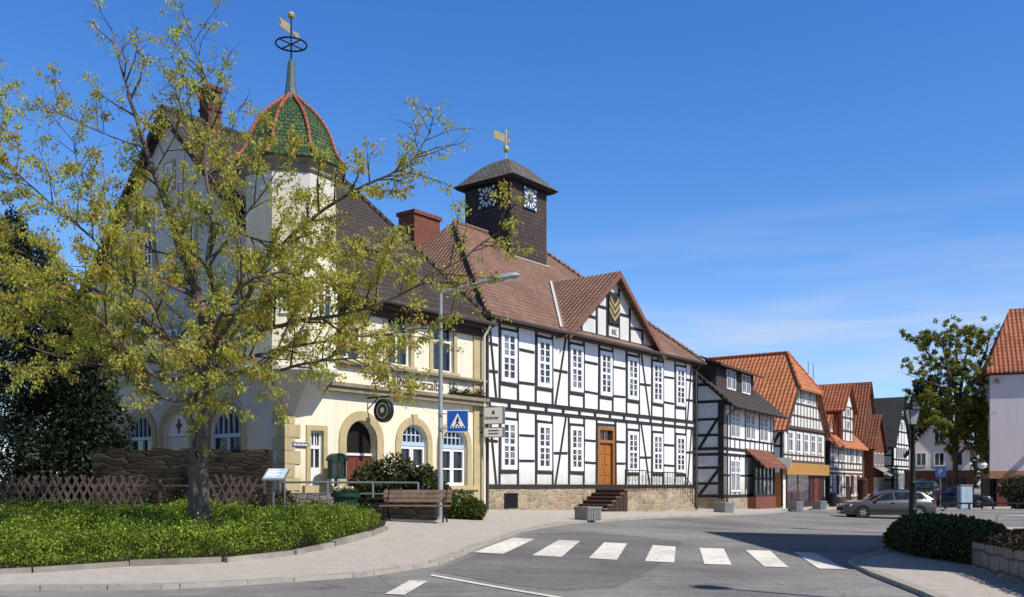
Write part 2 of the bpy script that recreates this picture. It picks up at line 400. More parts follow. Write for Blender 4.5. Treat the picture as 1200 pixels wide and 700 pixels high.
def thing(name, label, cat, loc=(0, 0, 0), rz=0., group=None):
    o = bpy.data.objects.new(name, None); COL.objects.link(o); o.empty_display_size = .3
    o.location = loc; o.rotation_euler = (0, 0, rz); o['label'] = label; o['category'] = cat
    if group: o['group'] = group
    return o
def tag(o, label, cat, group=None, kind=None):
    o['label'] = label; o['category'] = cat
    if group: o['group'] = group
    if kind: o['kind'] = kind
    return o
def part(name, me, parent, loc=(0, 0, 0), rz=0., label=None):
    o = bpy.data.objects.new(name, me); COL.objects.link(o); o.parent = parent; o.location = loc; o.rotation_euler = (0, 0, rz)
    if label: o['label'] = label
    return o
def copy_tree(o, parent=None):
    c = o.copy(); COL.objects.link(c); c.parent = parent
    for ch in list(o.children): copy_tree(ch, c)
    return c
def leaves(name, pos, direc, size, col, mat, parent=None, width=.5, droop=None):
    """one mesh of leaf-sized rhombi: pos base points, direc tip directions, size lengths, col rgb per leaf"""
    n = len(pos); pos = np.asarray(pos, float); d = np.asarray(direc, float); d /= np.linalg.norm(d, axis=1)[:, None] + 1e-9
    r = NP.normal(size=(n, 3)); s = np.cross(d, r); s /= np.linalg.norm(s, axis=1)[:, None] + 1e-9
    up = np.cross(s, d)
    L = np.asarray(size, float)[:, None]; W = L * width * .5
    mid = pos + d * L * .5 + up * L * .08
    V = np.stack([pos, mid + s * W, pos + d * L - up * L * .04, mid - s * W], 1).reshape(-1, 3)
    V[:, 2] -= ZOFF[0]
    me = bpy.data.meshes.new(name)
    me.vertices.add(4 * n); me.vertices.foreach_set('co', V.ravel())
    me.loops.add(4 * n); me.loops.foreach_set('vertex_index', np.arange(4 * n))
    me.polygons.add(n); me.polygons.foreach_set('loop_start', np.arange(n) * 4)
    try: me.polygons.foreach_set('loop_total', np.full(n, 4))
    except Exception: pass
    a = me.attributes.new('leafcol', 'FLOAT_COLOR', 'POINT')
    c4 = np.concatenate([np.repeat(np.asarray(col, float), 4, 0), np.ones((4 * n, 1))], 1)
    a.data.foreach_set('color', c4.ravel())
    me.materials.append(mat); me.update(calc_edges=True)
    o = bpy.data.objects.new(name, me); COL.objects.link(o)
    if parent is not None: o.parent = parent
    return o
def rot2(c, a):  # world xy of local
    return c
class Frame:
    """a building's local frame: x along the street front, y into the building, z up (absolute)"""
    def __init__(s, ox, oy, ux, uy):
        l = math.hypot(ux, uy); s.o = (ox, oy); s.u = (ux / l, uy / l); s.rz = math.atan2(uy, ux)
    def w(s, x, y, z=0):
        return Vector((s.o[0] + s.u[0] * x - s.u[1] * y, s.o[1] + s.u[1] * x + s.u[0] * y, z))
    def x(s, px):
        r = (px - CX) / F
        return (r * s.o[1] - s.o[0]) / (s.u[0] - s.u[1] * r)
    def z(s, px, py, y=0.):
        x = s.x(px); Y = s.w(x, y).y
        return ZC - (py - HY) * Y / F

# ---- wall with rectangular and round-headed openings, front at y=0, looking from -y
def arc(xa, xb, zs, n=10):
    c = (xa + xb) / 2; r = (xb - xa) / 2
    return [(c - r * math.cos(math.pi * k / n), zs + r * math.sin(math.pi * k / n)) for k in range(n + 1)]
def open_wall(mb, x0, x1, z0, z1, holes, depth=.22):
    """holes: (xa, xb, za, zb, arched) zb is the crown"""
    xs = sorted({x0, x1, *[h[0] for h in holes], *[h[1] for h in holes]})
    zs = sorted({z0, z1, *[h[2] for h in holes], *[h[3] for h in holes]})
    for i in range(len(xs) - 1):
        for j in range(len(zs) - 1):
            cx = (xs[i] + xs[i + 1]) / 2; cz = (zs[j] + zs[j + 1]) / 2
            if any(h[0] < cx < h[1] and h[2] < cz < h[3] for h in holes): continue
            mb.face([(xs[i], 0, zs[j]), (xs[i + 1], 0, zs[j]), (xs[i + 1], 0, zs[j + 1]), (xs[i], 0, zs[j + 1])])
    for xa, xb, za, zb, ar in holes:
        if ar:
            s = zb - (xb - xa) / 2; a = arc(xa, xb, s)
            c = (xa + xb) / 2
            for k in range(len(a) - 1):
                p, q = a[k], a[k + 1]
                corner = (xa, zb) if (p[0] + q[0]) / 2 < c else (xb, zb)
                mb.face([(p[0], 0, p[1]), (q[0], 0, q[1]), (corner[0], 0, corner[1])])
                mb.face([(p[0], 0, p[1]), (q[0], 0, q[1]), (q[0], depth, q[1]), (p[0], depth, p[1])])
            m = len(a) // 2
            mb.face([(xa, 0, zb), (a[m][0], 0, a[m][1]), (xb, 0, zb)])
            top = s
        else:
            top = zb
            mb.face([(xa, 0, zb), (xb, 0, zb), (xb, depth, zb), (xa, depth, zb)])
        mb.face([(xa, 0, za), (xa, 0, top), (xa, depth, top), (xa, depth, za)])
        mb.face([(xb, 0, za), (xb, 0, top), (xb, depth, top), (xb, depth, za)])
        mb.face([(xa, 0, za), (xb, 0, za), (xb, depth, za), (xa, depth, za)])
def ring(mb, xa, xb, za, zb, w, y0, y1, arched=True, foot=True):
    """stone surround round an opening"""
    if arched:
        s = zb - (xb - xa) / 2; a = arc(xa, xb, s, 12); b = arc(xa - w, xb + w, s, 12)
        for k in range(12):
            mb.prism([a[k], a[k + 1], b[k + 1], b[k]], y0, y1)
        top = s
    else:
        top = zb
        mb.box(xa - w, xb + w, y0, y1, zb, zb + w)
    if foot:
        mb.box(xa - w, xa, y0, y1, za, top); mb.box(xb, xb + w, y0, y1, za, top)
def slab(mb, pts, t=.12):
    """roof slab: polygon extruded downwards"""
    return mb.ext(pts, (0, 0, -t))
# ---------------------------------------------------------------- windows and doors
def lmesh(mb, name, mats, smooth=False):
    z = ZOFF[0]; ZOFF[0] = 0.; me = mb.mesh(name, mats, smooth); ZOFF[0] = z
    return me
def put(name, me, parent, x, y, z, rz=0., label=None):
    return part(name, me, parent, (x, y, z - ZOFF[0]), rz, label)
_wcache = {}
def window(parent, x, z0, w, h, y=0., casing=.1, cols=2, rows=(3, 3), bar=.03, mull=.07, frame='paint', glass='glass', depth=.06, label=None, split=None, rz=0., cx=None):
    """wooden window whose front stands at y-depth and whose glass lies just in front of y"""
    key = (round(w, 3), round(h, 3), casing, cols, rows, bar, mull, frame, glass, depth, split)
    if key not in _wcache:
        mb = MB(); W = w / 2
        mb.box(-W, -W + casing, -depth, 0, 0, h); mb.box(W - casing, W, -depth, 0, 0, h)
        mb.box(-W + casing, W - casing, -depth, 0, 0, casing); mb.box(-W + casing, W - casing, -depth, 0, h - casing, h)
        gx0, gx1, gz0, gz1 = -W + casing, W - casing, casing, h - casing
        n = len(rows); tot = gz1 - gz0
        cuts = [gz0 + tot * k / n for k in range(n + 1)] if split is None else [gz0, gz0 + tot * split, gz1]
        for k in range(1, n): mb.box(gx0, gx1, -depth - .004, -.004, cuts[k] - mull / 2, cuts[k] + mull / 2)
        if cols % 2 == 0: mb.box(-mull / 2, mull / 2, -depth + .006, -.006, gz0, gz1)
        for k in range(n):
            for c in range(1, cols):
                if cols % 2 == 0 and c == cols // 2: continue
                xx = gx0 + (gx1 - gx0) * c / cols; mb.box(xx - bar / 2, xx + bar / 2, -depth + .018, -.01, cuts[k], cuts[k + 1])
            for r in range(1, rows[k]):
                zz = cuts[k] + (cuts[k + 1] - cuts[k]) * r / rows[k]; mb.box(gx0, gx1, -depth + .02, -.012, zz - bar / 2, zz + bar / 2)
        pn = MB().box(gx0, gx1, -.016, -.002, gz0, gz1)
        _wcache[key] = (lmesh(mb, 'window', M[frame]), lmesh(pn, 'pane', M[glass]))
    a, b = _wcache[key]
    o = put('window', a, parent, x, y, z0, rz, label)
    part('pane', b, o)
    return o
def arch_window(parent, xa, xb, za, zb, y, frame='bluepaint', glass='glass', lower='paint', bars=5, label=None):
    """round-headed window: fanlight of upright bars over a pair of casements"""
    s = zb - (xb - xa) / 2; c = (xa + xb) / 2; r = (xb - xa) / 2; f = .08
    mb = MB()
    a = arc(xa, xb, s, 12); b = arc(xa + f, xb - f, s, 12)
    for k in range(12): mb.prism([a[k], a[k + 1], b[k + 1], b[k]], y - .05, y + .02)
    mb.box(xa, xb, y - .07, y + .021, s - .09, s + .05)
    for k in range(1, bars + 1):
        x = xa + (xb - xa) * k / (bars + 1); t = s + math.sqrt(max(r * r - (x - c) ** 2, 0)) - f * .6
        mb.box(x - .022, x + .022, y - .035, y + .018, s + .05, t)
    mb.box(xa + .1, xb - .1, y - .034, y + .017, s + r * .45 - .02, s + r * .45 + .02)
    o = mb.build('window', M[frame], parent, label=label)
    lo = MB()
    for (p, q) in ((xa, c), (c, xb)):
        lo.box(p + .01, p + .09, y - .045, y + .019, za, s - .09); lo.box(q - .09, q - .01, y - .045, y + .019, za, s - .09)
        lo.box(p + .09, q - .09, y - .044, y + .018, za, za + .1); lo.box(p + .09, q - .09, y - .044, y + .018, s - .19, s - .09)
        zz = za + (s - za) * .42; lo.box(p + .09, q - .09, y - .04, y + .017, zz - .025, zz + .025)
    lo.build('casement', M[lower], o)
    g = MB(); g.prism([(xa, za)] + arc(xa, xb, s, 12) + [(xb, za)], y + .03, y + .04)
    g.build('pane', M[glass], o)
    return o

# ---------------------------------------------------------------- town hall
fr = Frame(-1.06, 35.3, 10.43, 13.3)
BLD = {}
def begin(f, name, label, cat, zb):
    ZOFF[0] = zb
    t = thing(name, label, cat, (f.o[0], f.o[1], zb), f.rz)
    return t

t = begin(fr, 'town_hall', 'large white half-timbered town hall with dark clock tower and brown hipped roof', 'town hall', .4)
TL, TD, TE, TR = 17.0, 12.0, 8.1, 13.7
mb = MB(); mb.box(-.0, TL, -.07, TD, -.9, 1.5); mb.build('plinth', M['plinth'], t)
mb = MB()
open_wall(mb, 0, TL, 1.5, TE, [(7.84, 9.22, 1.5, 4.27, False)], .28)
mb.face([(0, 0, 1.5), (0, TD, 1.5), (0, TD, TE), (0, 0, TE)]); mb.face([(TL, 0, 1.5), (TL, TD, 1.5), (TL, TD, TE), (TL, 0, TE)])
mb.face([(0, TD, 1.5), (TL, TD, 1.5), (TL, TD, TE), (0, TD, TE)])
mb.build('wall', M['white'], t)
wx = [1.5 + 2.335 * i for i in range(7)]
tf = MB()
Y1 = .01
def post(x, za, zb, w=.15, p=.030):
    w *= RNG.uniform(.68, .86); e = RNG.uniform(-.018, .018); tf.prism([(x - w / 2 - e, za), (x + w / 2 - e, za), (x + w / 2 * RNG.uniform(.9, 1.05) + e, zb), (x - w / 2 + e, zb)], -p, Y1)
def rail(xa, xb, z, w=.13, p=.026):
    if xb - xa > 3: tf.box(xa, xb, -p, Y1, z - w / 2, z + w / 2); return
    w *= RNG.uniform(.75, .92); e = RNG.uniform(-.014, .014); tf.prism([(xa, z - w / 2 - e), (xb, z - w / 2 + e), (xb, z + w / 2 + e), (xa, z + w / 2 - e)], -p, Y1)
jit = lambda a=.03: RNG.uniform(-a, a)
rail(0, TL, 1.60, .18, .036); rail(0, TL, 4.61, .14, .034); rail(0, TL, 4.92, .16, .038); rail(0, TL, 7.97, .20, .036)
for k in range(28): 
    x = .3 + k * .61
    if k % 2 == 0: tf.box(x - .09, x + .09, -.031, Y1, 4.66, 4.86)
for (za, zb, low) in ((5.0, 7.9, 0), (1.70, 4.54, 1)):
    post(.09, za, zb, .18, .035); post(TL - .09, za, zb, .18, .035)
    for i, x in enumerate(wx):
        door = low and i == 3
        if door:
            post(7.74, za, zb, .18); post(9.32, za, zb, .18); rail(7.84, 9.22, 4.36, .14)
            continue
        post(x - .57, za, zb, .15); post(x + .57, za, zb, .15)
        if low: rail(x - .5, x + .5, 4.23, .15); rail(x - .5, x + .5, 2.17, .15)
        else: rail(x - .5, x + .5, 7.68, .15); rail(x - .5, x + .5, 5.56, .15)
    for i in range(-1, 7):
        xa = .2 if i < 0 else wx[i] + .68; xb = TL - .2 if i == 6 else wx[i + 1] - .68
        if low and i == 2: xb = 7.65
        if low and i == 3: xa = 9.41
        edge = i in (-1, 6)
        z1, z2 = ((3.62, 2.62) if low else (7.02, 5.72)) if i in (0, 2, 3, 4) or True else (0, 0)
        if edge: z1, z2 = ((3.35, None) if low else (7.05, 6.0))
        if not low and edge is False and i in (1, 4): z1, z2 = 6.45, None
        if low and i in (1, 4): z1, z2 = 3.0, None
        if low and i not in (1, 4) and not edge: z1, z2 = 3.62, 2.63
        rail(xa, xb, z1 + jit(), .12, .024)
        if z2: rail(xa, xb, z2 + jit(), .12, .024)
        if i in (-1, 1): tf.beam((xb - .10 if i > 0 else xa + .1, zb), (xa + .10 if i > 0 else xb - .1, za), .11, -.028, Y1)
        if i in (4, 6): tf.beam((xa + .10 if i < 6 else xb - .08, zb), (xb - .10 if i < 6 else xa + .08, za), .11, -.028, Y1)
tf.build('timber_frame', M['timber'], t)
for i, x in enumerate(wx):
    window(t, x, 5.66, .98, 1.97, 0, casing=.17, rows=(3, 3), mull=.10, bar=.035, glass='glass_c')
    if i != 3: window(t, x, 2.27, .98, 1.9, 0, casing=.17, rows=(3, 3), mull=.10, bar=.035, glass='glass_c')
# door with transom light
d = MB(); d.box(7.84, 7.98, -.03, .14, 1.5, 4.25); d.box(9.08, 9.22, -.03, .14, 1.5, 4.25); d.box(7.98, 9.08, -.03, .14, 4.12, 4.25); d.box(7.98, 9.08, -.02, .14, 3.55, 3.68)
do = d.build('door_frame', M['orange_wood'], t)
d = MB(); d.box(7.98, 9.08, .10, .16, 1.5, 3.55)
for k in range(4):
    za = 1.62 + k * .48
    for xa in (8.06, 8.57): d.box(xa, xa + .42, .075, .1, za, za + .4)
dl = d.build('door', M['orange_wood'], t)
MB().box(8.05, 8.10, .0, .08, 2.5, 2.7).build('handle', M['gold'], dl)
MB().box(7.98, 9.08, .11, .12, 3.68, 4.12).build('pane', M['glass'], do)
MB().box(8.49, 8.57, .07, .13, 3.68, 4.12).build('glazing_bar', M['orange_wood'], do)
# cellar openings
for x, w, za, zb in ((1.55, .8, .82, 1.3), (15.4, .5, .55, 1.2)):
    c = MB()
    for k in range(7): c.box(x - w / 2 + w * k / 6 - .015, x - w / 2 + w * k / 6 + .015, -.10, -.075, za, zb)
    c.box(x - w / 2 - .03, x + w / 2 + .03, -.105, -.072, za - .05, za); c.box(x - w / 2 - .03, x + w / 2 + .03, -.105, -.072, zb, zb + .05)
    g = c.build('cellar_grille', M['iron'], t)
    MB().box(x - w / 2, x + w / 2, -.078, -.071, za, zb).build('opening', M['signblack'], g)
# roof: hipped
def hip_roof(mb, x0, x1, y0, y1, ze, zr, hl, hr, t=.14, kick=0):
    ym = (y0 + y1) / 2
    A, B, Cc, D = (x0, y0, ze), (x1, y0, ze), (x1, y1, ze), (x0, y1, ze)
    Rl, Rr = (x0 + hl, ym, zr), (x1 - hr, ym, zr)
    slab(mb, [A, B, Rr, Rl], t); slab(mb, [Cc, D, Rl, Rr], t)
    slab(mb, [D, A, Rl], t); slab(mb, [B, Cc, Rr], t)
mb = MB(); hip_roof(mb, -.25, TL + .35, -.42, TD + .4, 8.02, TR, 5.3, 5.3)
roof = mb.build('roof', M['roof_brown'], t)
mb = MB()
for a, b in (((-.25, -.42, 8.06), (5.05, 5.99, TR + .03)), ((TL + .35, -.42, 8.06), (TL - 4.95, 5.99, TR + .03)), ((5.05, 5.99, TR + .03), (TL - 4.95, 5.99, TR + .03))):
    pa, pb = Vector(a), Vector(b); n = int((pb - pa).length / .36)
    for k in range(n):
        mb.tube([pa.lerp(pb, k / n), pa.lerp(pb, (k + 1.08) / n)], [.12, .10], 8)
mb.build('ridge_tile', M['roof_brown'], roof, smooth=True)
MB().box(-.1, TL + .1, -.34, .0, 7.86, 8.0).build('eaves', M['soffit'], t)
MB().tube([(-.25, -.50, 7.96), (TL + .35, -.50, 7.96)], .075, 8).build('gutter', M['gutter'], t, True)
for x_ in (.06, TL - .02): MB().tube([(x_, -.46, 7.9), (x_, -.14, 7.6), (x_, -.14, .3)], .05, 8).build('downpipe', M['gutter'], t, True)
# gable over the middle
gx, gw, gz = 8.95, 3.85, 11.05
mb = MB(); mb.prism([(gx - gw, TE + .02), (gx + gw, TE + .02), (gx, gz)], -.10, .4); mb.build('gable', M['white'], t)
g2 = MB()
def gtop(x): return TE + (gz - TE) * (1 - abs(x - gx) / gw)
g2.box(gx - gw, gx + gw, -.145, -.09, TE + .0, TE + .2)
for x in (gx - 2.55, gx - 1.35, gx - .5, gx + .5, gx + 1.45, gx + 2.6):
    g2.box(x - .07, x + .07, -.132, -.09, TE + .2, gtop(x) - .08)
for xa, xb, z in ((gx - 2.55, gx - 1.35, 9.0), (gx - 1.35, gx - .5, 9.55), (gx + .5, gx + 1.45, 9.45), (gx + 1.45, gx + 2.6, 8.95), (gx - .5, gx + .5, 8.85), (gx - .5, gx + .5, 10.28)):
    g2.box(xa + .07, xb - .07, -.128, -.09, z - .06, z + .06)
g2.build('gable_timber', M['timber'], t)
mb = MB()
for sgn in (-1, 1):
    ex = gx + sgn * (gw + .42); ez = gz + .18 - (gw + .42) * (gz + .1 - TE) / gw
    slab(mb, [(ex, -.5, ez), (gx, -.5, gz + .20), (gx, 3.9, gz + .20), (ex, 3.9, ez)][::sgn], .1)
gr = mb.build('gable_roof', M['roof_brown'], t)
mb = MB()
for sgn in (-1, 1):
    ex = gx + sgn * (gw + .16); ez = gz + .15 - (gw + .16) * (gz + .1 - TE) / gw
    mb.ext([(ex, -.535, ez - .06), (gx, -.535, gz + .17), (gx, -.535, gz - .10), (ex, -.535, ez - .32)], (0, .045, 0))
mb.build('verge_board', M['verge'], gr)
mb = MB(); a = Vector((gx - gw - .42, -.35, 8.06)); b = Vector((gx, 3.3, gz + .28)); mb.bar(a + Vector((-.1, 0, .12)), a.lerp(b, .93) + Vector((-.1, 0, .10)), .10, .03)
mb.build('flashing', M['flash'], gr)
# coat of arms: gilded chevrons pointing down on a dark board, and the plaque below it
ca = MB(); ca.box(gx - .47, gx + .47, -.19, -.13, 8.93, 10.2)
cao = ca.build('coat_of_arms', M['timber'], t)
ch = MB()
for k, zc in enumerate((9.08, 9.38, 9.68)):
    for sg in (-1, 1):
        xo = (.44, .44, .36)[k]; dz_ = .43 * xo / .44
        ch.prism([(gx, zc - .06), (gx + sg * xo, zc - .06 + dz_), (gx + sg * xo, zc + .10 + dz_), (gx, zc + .10)], -.215 - .001 * sg, -.19)
ch.build('chevron', M['gold'], cao)
pl = MB(); pl.box(gx - .42, gx + .42, -.16, -.13, 8.34, 8.78); plo = pl.build('plaque', M['white'], t)
mg = MB()
mg.beam((gx - .2, 8.42), (gx - .1, 8.68), .04, -.175, -.16); mg.beam((gx - .1, 8.68), (gx - .01, 8.42), .04, -.174, -.16); mg.beam((gx - .16, 8.52), (gx - .04, 8.52), .035, -.173, -.16)
mg.beam((gx + .06, 8.42), (gx + .06, 8.68), .04, -.175, -.16); mg.beam((gx + .06, 8.55), (gx + .2, 8.68), .035, -.174, -.16); mg.beam((gx + .06, 8.55), (gx + .22, 8.42), .035, -.173, -.16)
mg.build('monogram', M['signblack'], plo)
# clock tower
tx, ty, tw = 8.9, 6.0, 1.42
mb = MB(); mb.box(tx - tw, tx + tw, ty - tw, ty + tw, 11.6, 16.1)
tow = mb.build('clock_tower', M['shingle'], t)
mb = MB()
prof = [(1.88, 16.12), (1.62, 16.34), (1.26, 16.74), (.86, 17.14), (.48, 17.44), (.22, 17.54), (.06, 17.58)]
mb.lathe([(r * math.sqrt(2), z) for r, z in prof], (tx, ty), 4, math.pi / 4)
mb.build('tower_roof', M['slate'], tow)
MB().box(tx - 1.74, tx + 1.74, ty - 1.74, ty + 1.74, 16.02, 16.118).build('tower_eaves', M['timber'], tow)
mb = MB(); mb.bar((tx - tw - .1, ty - tw - .06, 12.42), (tx + tw + .1, ty - tw - .06, 12.42), .10, .04); mb.build('flashing', M['flash'], tow)
for face in (0, 1):
    cb = MB(); cb.box(-.52, .52, -.07, 0, -.52, .52); hb = MB(); mk = MB()
    for k in range(12):
        a = k * math.pi / 6; L0, L1 = .25, .47
        mk.beam((L0 * math.sin(a), L0 * math.cos(a)), (L1 * math.sin(a), L1 * math.cos(a)), .085, -.085, -.07)
    for sx in (-1, 1):
        for sz in (-1, 1): mk.box(sx * .44 - .06, sx * .44 + .06, -.082, -.07, sz * .44 - .06, sz * .44 + .06)
    hb.beam((-.06, -.08), (.16, .22), .06, -.10, -.087); hb.beam((.03, -.1), (-.12, .4), .045, -.112, -.101)
    zc = 15.42
    loc = (tx, ty - tw, zc) if face == 0 else (tx - tw, ty, zc); rz = 0 if face == 0 else -math.pi / 2
    for q_ in (cb, mk, hb): q_.v = [(x * .98, y, z * .98) for x, y, z in q_.v]
    co = put('clock_face', lmesh(cb, 'clock_face', M['dial_shade'] if face else M['dial_sunlit']), tow, *loc, rz, 'clock face on the sunny street side' if face == 0 else 'clock face on the shaded side')
    part('numeral', lmesh(mk, 'numeral', M['verdigris'] if False else M['signcream']), co)
    part('clock_hand', lmesh(hb, 'clock_hand', M['gold']), co)
vn = MB(); vn.tube([(tx, ty, 17.5), (tx, ty, 19.1)], .03, 6); vn.lathe([(.02, 17.95), (.13, 18.03), (.16, 18.13), (.13, 18.23), (.02, 18.31)], (tx, ty), 12)
vn.box(tx - .95, tx - .12, ty - .015, ty + .015, 18.42, 18.80); vn.box(tx + .06, tx + .34, ty - .015, ty + .015, 18.54, 18.66)
vn.bar((tx - .2, ty, 18.95), (tx + .2, ty, 18.95), .035)
vn.build('weather_vane', M['gold'], tow)
# brick chimney on the left hip
mb = MB(); mb.box(3.5, 5.2, 7.0, 8.0, 10.5, 13.95); mb.box(3.42, 5.28, 6.92, 8.08, 13.95, 14.12); mb.build('chimney', M['brick'], roof)
# outside steps, landing and iron railing
st = MB(); zt = 1.5; n = 6
for k in range(n):
    z1 = zt - .165 * k - .002; 
    st.box(7.35 - .30 * k, 9.45, -1.45 - .02, -.075, z1 - .165, z1 - .06) if False else None
so = MB(); sb = MB()
for k in range(n):
    zt_k = 1.5 - .16 * k
    so.box(7.55 - .33 * k, 7.90 - .33 * k + (1.55 if k == 0 else 0), -1.55, -.08, zt_k - .07, zt_k)
    sb.box(7.60 - .33 * k, 7.90 - .33 * k, -1.50, -.08, -.3, zt_k - .072)
steps = so.build('steps', M['step'], t); sb.build('step_body', M['step_dark'], steps)
lm = MB(); lm.box(7.91, 13.2, -1.5, -.08, -.4, 1.40); lm.prism([(13.2, -.4), (14.6, -.4), (14.6, .3), (13.2, 1.2)], -1.48, -.082)
lm.build('landing', M['plinth'], t)
rl = MB()
def iron_rail(p, q, n):
    p = Vector(p); q = Vector(q)
    rl.tube([p + Vector((0, 0, .85)), q + Vector((0, 0, .85))], .022, 6)
    rl.tube([p + Vector((0, 0, .12)), q + Vector((0, 0, .12))], .014, 6)
    for k in range(n + 1):
        a = p.lerp(q, k / n)
        rl.tube([a, a + Vector((0, 0, .86))], .012 if k % 4 else .02, 6)
        if k < n and k % 2 == 0: 
            m_ = p.lerp(q, (k + 1) / n); rl.torus((m_.x, m_.y, m_.z + .5), .12, .010, 12, 5, 'y')
iron_rail((9.6, -1.42, 1.40), (13.1, -1.42, 1.40), 14); iron_rail((13.1, -1.42, 1.40), (14.6, -1.42, .4), 6); iron_rail((7.7, -1.5, 1.46), (9.5, -1.5, 1.46), 6)
rl.build('railing', M['iron'], t)
BLD['hall'] = t

# ---------------------------------------------------------------- cream corner house with the turret
fc = Frame(-6.77, 28.0, 10.43, 13.3)
t = begin(fc, 'corner_house', 'cream plastered corner house with round green-domed turret, arched windows and old lettering band', 'house', .6)
CL, CD, CE, CR, CY = 9.25, 12.2, 8.1, 14.3, 6.08
a1 = (2.39, 3.73, 1.0, 3.76, True); w1 = (4.84, 6.14, 1.75, 3.75, True); w2 = (6.90, 8.26, 1.65, 3.75, True); nd = (.94, 1.45, 1.65, 3.34, False)
ups = [(x - .55, x + .55, 5.70, 7.35, False) for x in (2.55, 4.75, 6.98)]
mb = MB(); open_wall(mb, 0, CL, .2, CE, [a1, w1, w2, nd] + ups, .3)
mb.face([(CL, 0, .2), (CL, CD, .2), (CL, CD, CE), (CL, 0, CE)]); mb.face([(0, CD, .2), (CL, CD, .2), (CL, CD, CE), (0, CD, CE)])
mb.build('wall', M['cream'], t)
# the gable side faces left: openings cut in the plane x=0
gm = [(7.95, .8), (5.72, .8), (2.94, .85)]
holes = [(-m - h, -m + h, 1.2, 4.1, True) for m, h in gm]
gw_ = MB(); open_wall(gw_, -CD, 0, .2, CE, holes, .25)
gw_.prism([(-CD, CE), (0, CE), (-CY, CR)], 0, .25)
gw_.v = [(y, -x, z) for x, y, z in gw_.v]
gwo = gw_.build('gable_wall', M['grey_plaster'], t)
def side(mb): mb.v = [(y, -x, z) for x, y, z in mb.v]; return mb
for k, (m, h) in enumerate(gm):
    r_ = MB(); ring(r_, -m - h, -m + h, 1.2, 4.1, .24, -.05, .02); side(r_).build('arch_surround', M['sandstone'], gwo)
    s = 4.1 - h
    f = MB()
    a_ = arc(-m - h, -m + h, s, 12)
    if k == 1:
        f.prism(a_, .10, .14); fo = side(f).build('arch_panel', M['paint'], gwo)
        e = MB(); e.beam((-m, s + .1), (-m, s + .58), .07, .07, .1); e.beam((-m - .17, s + .36), (-m + .17, s + .36), .07, .071, .1); e.disc((-m, .072, s + .36), .11, .028, 12); side(e).build('emblem', M['ink'], fo)
        f2 = MB(); f2.box(-m - h, -m + h, .1, .15, 1.2, s - .02); side(f2).build('shutter', M['white2'], gwo)
    else:
        mb = MB()
        b_ = arc(-m - h + .07, -m + h - .07, s, 12)
        for q in range(12): mb.prism([a_[q], a_[q + 1], b_[q + 1], b_[q]], .08, .15)
        mb.box(-m - h, -m + h, .06, .15, s - .07, s + .05)
        for q in range(1, 6):
            x = -m - h + 2 * h * q / 6; mb.box(x - .02, x + .02, .09, .15, s, s + math.sqrt(max(h * h - (x + m) ** 2, 0)) - .03)
        for x in (-m - h + .04, -m, -m + h - .04): mb.box(x - .045, x + .045, .075, .15, 1.2, s)
        mb.box(-m - h, -m + h, .08, .15, 2.3, 2.4)
        wo = side(mb).build('window', M['bluepaint'], gwo)
        g = MB(); g.prism([(-m - h, 1.2)] + a_ + [(-m + h, 1.2)], .16, .17); side(g).build('pane', M['glass'], wo)
for (m, z, w, h) in ((8.4, 5.4, .8, 1.5), (6.0, 5.4, .8, 1.5), (3.3, 5.4, .8, 1.5), (7.4, 9.0, .55, 1.3), (4.9, 9.0, .55, 1.3), (6.1, 11.6, .4, .9)):
    o = window(gwo, 0, z, w, h, 0, casing=.08, cols=2, rows=(1, 2), mull=.06, frame='paint'); o.location = (-.004, m, z - ZOFF[0]); o.rotation_euler = (0, 0, -math.pi / 2)
    r_ = MB(); ring(r_, -m - w / 2 - .01, -m + w / 2 + .01, z, z + h, .12, -.05, .01, arched=False); side(r_).build('window_surround', M['sandstone'], o.parent)
# quoins at the corner
mb = MB()
for k in range(9):
    z = .3 + k * .40; lx = .55 if k % 2 else .34; ly = .34 if k % 2 else .55
    mb.prismz([(-.04, -.04), (lx, -.04), (lx, .03), (.03, .03), (.03, ly), (-.04, ly)], z, z + .385)
mb.build('quoins', M['sandstone'], t)
# front surrounds
mb = MB(); ring(mb, a1[0], a1[1], 1.0, a1[3], .30, -.05, .02); mb.build('arch_surround', M['sandstone'], t)
for w in (w1, w2):
    mb = MB(); ring(mb, w[0], w[1], w[2], w[3], .25, -.05, .02); mb.prism([((w[0] + w[1]) / 2 - .09, w[3] - .02), ((w[0] + w[1]) / 2 + .09, w[3] - .02), ((w[0] + w[1]) / 2 + .13, w[3] + .34), ((w[0] + w[1]) / 2 - .13, w[3] + .34)], -.09, .02)
    mb.box(w[0] - .3, w[1] + (.6 if w is w2 else .3), -.14, .0, w[2] - .16, w[2]); mb.build('window_surround', M['sandstone'], t)
    arch_window(t, w[0], w[1], w[2], w[3], .16)
mb = MB(); ring(mb, nd[0], nd[1], nd[2], nd[3], .16, -.05, .02, arched=False); mb.box(nd[0] - .3, nd[1] + .3, -.14, 0, nd[2] - .3, nd[2] - .002); mb.build('door_surround', M['sandstone'], t)
nw = MB(); nw.box(.94, 1.0, .1, .16, 1.65, 3.34); nw.box(1.39, 1.45, .1, .16, 1.65, 3.34); nw.box(1.0, 1.39, .09, .16, 2.78, 2.88); nw.box(1.0, 1.39, .1, .16, 3.28, 3.34); nw.box(1.18, 1.23, .11, .16, 1.65, 3.28)
nw.box(1.0, 1.39, .12, .158, 1.65, 2.2)
for q in (1.09, 1.31): nw.box(q - .012, q + .012, .12, .16, 2.88, 3.28)
no = nw.build('narrow_window', M['paint'], t); MB().box(.98, 1.41, .165, .175, 1.66, 3.3).build('pane', M['glass'], no)
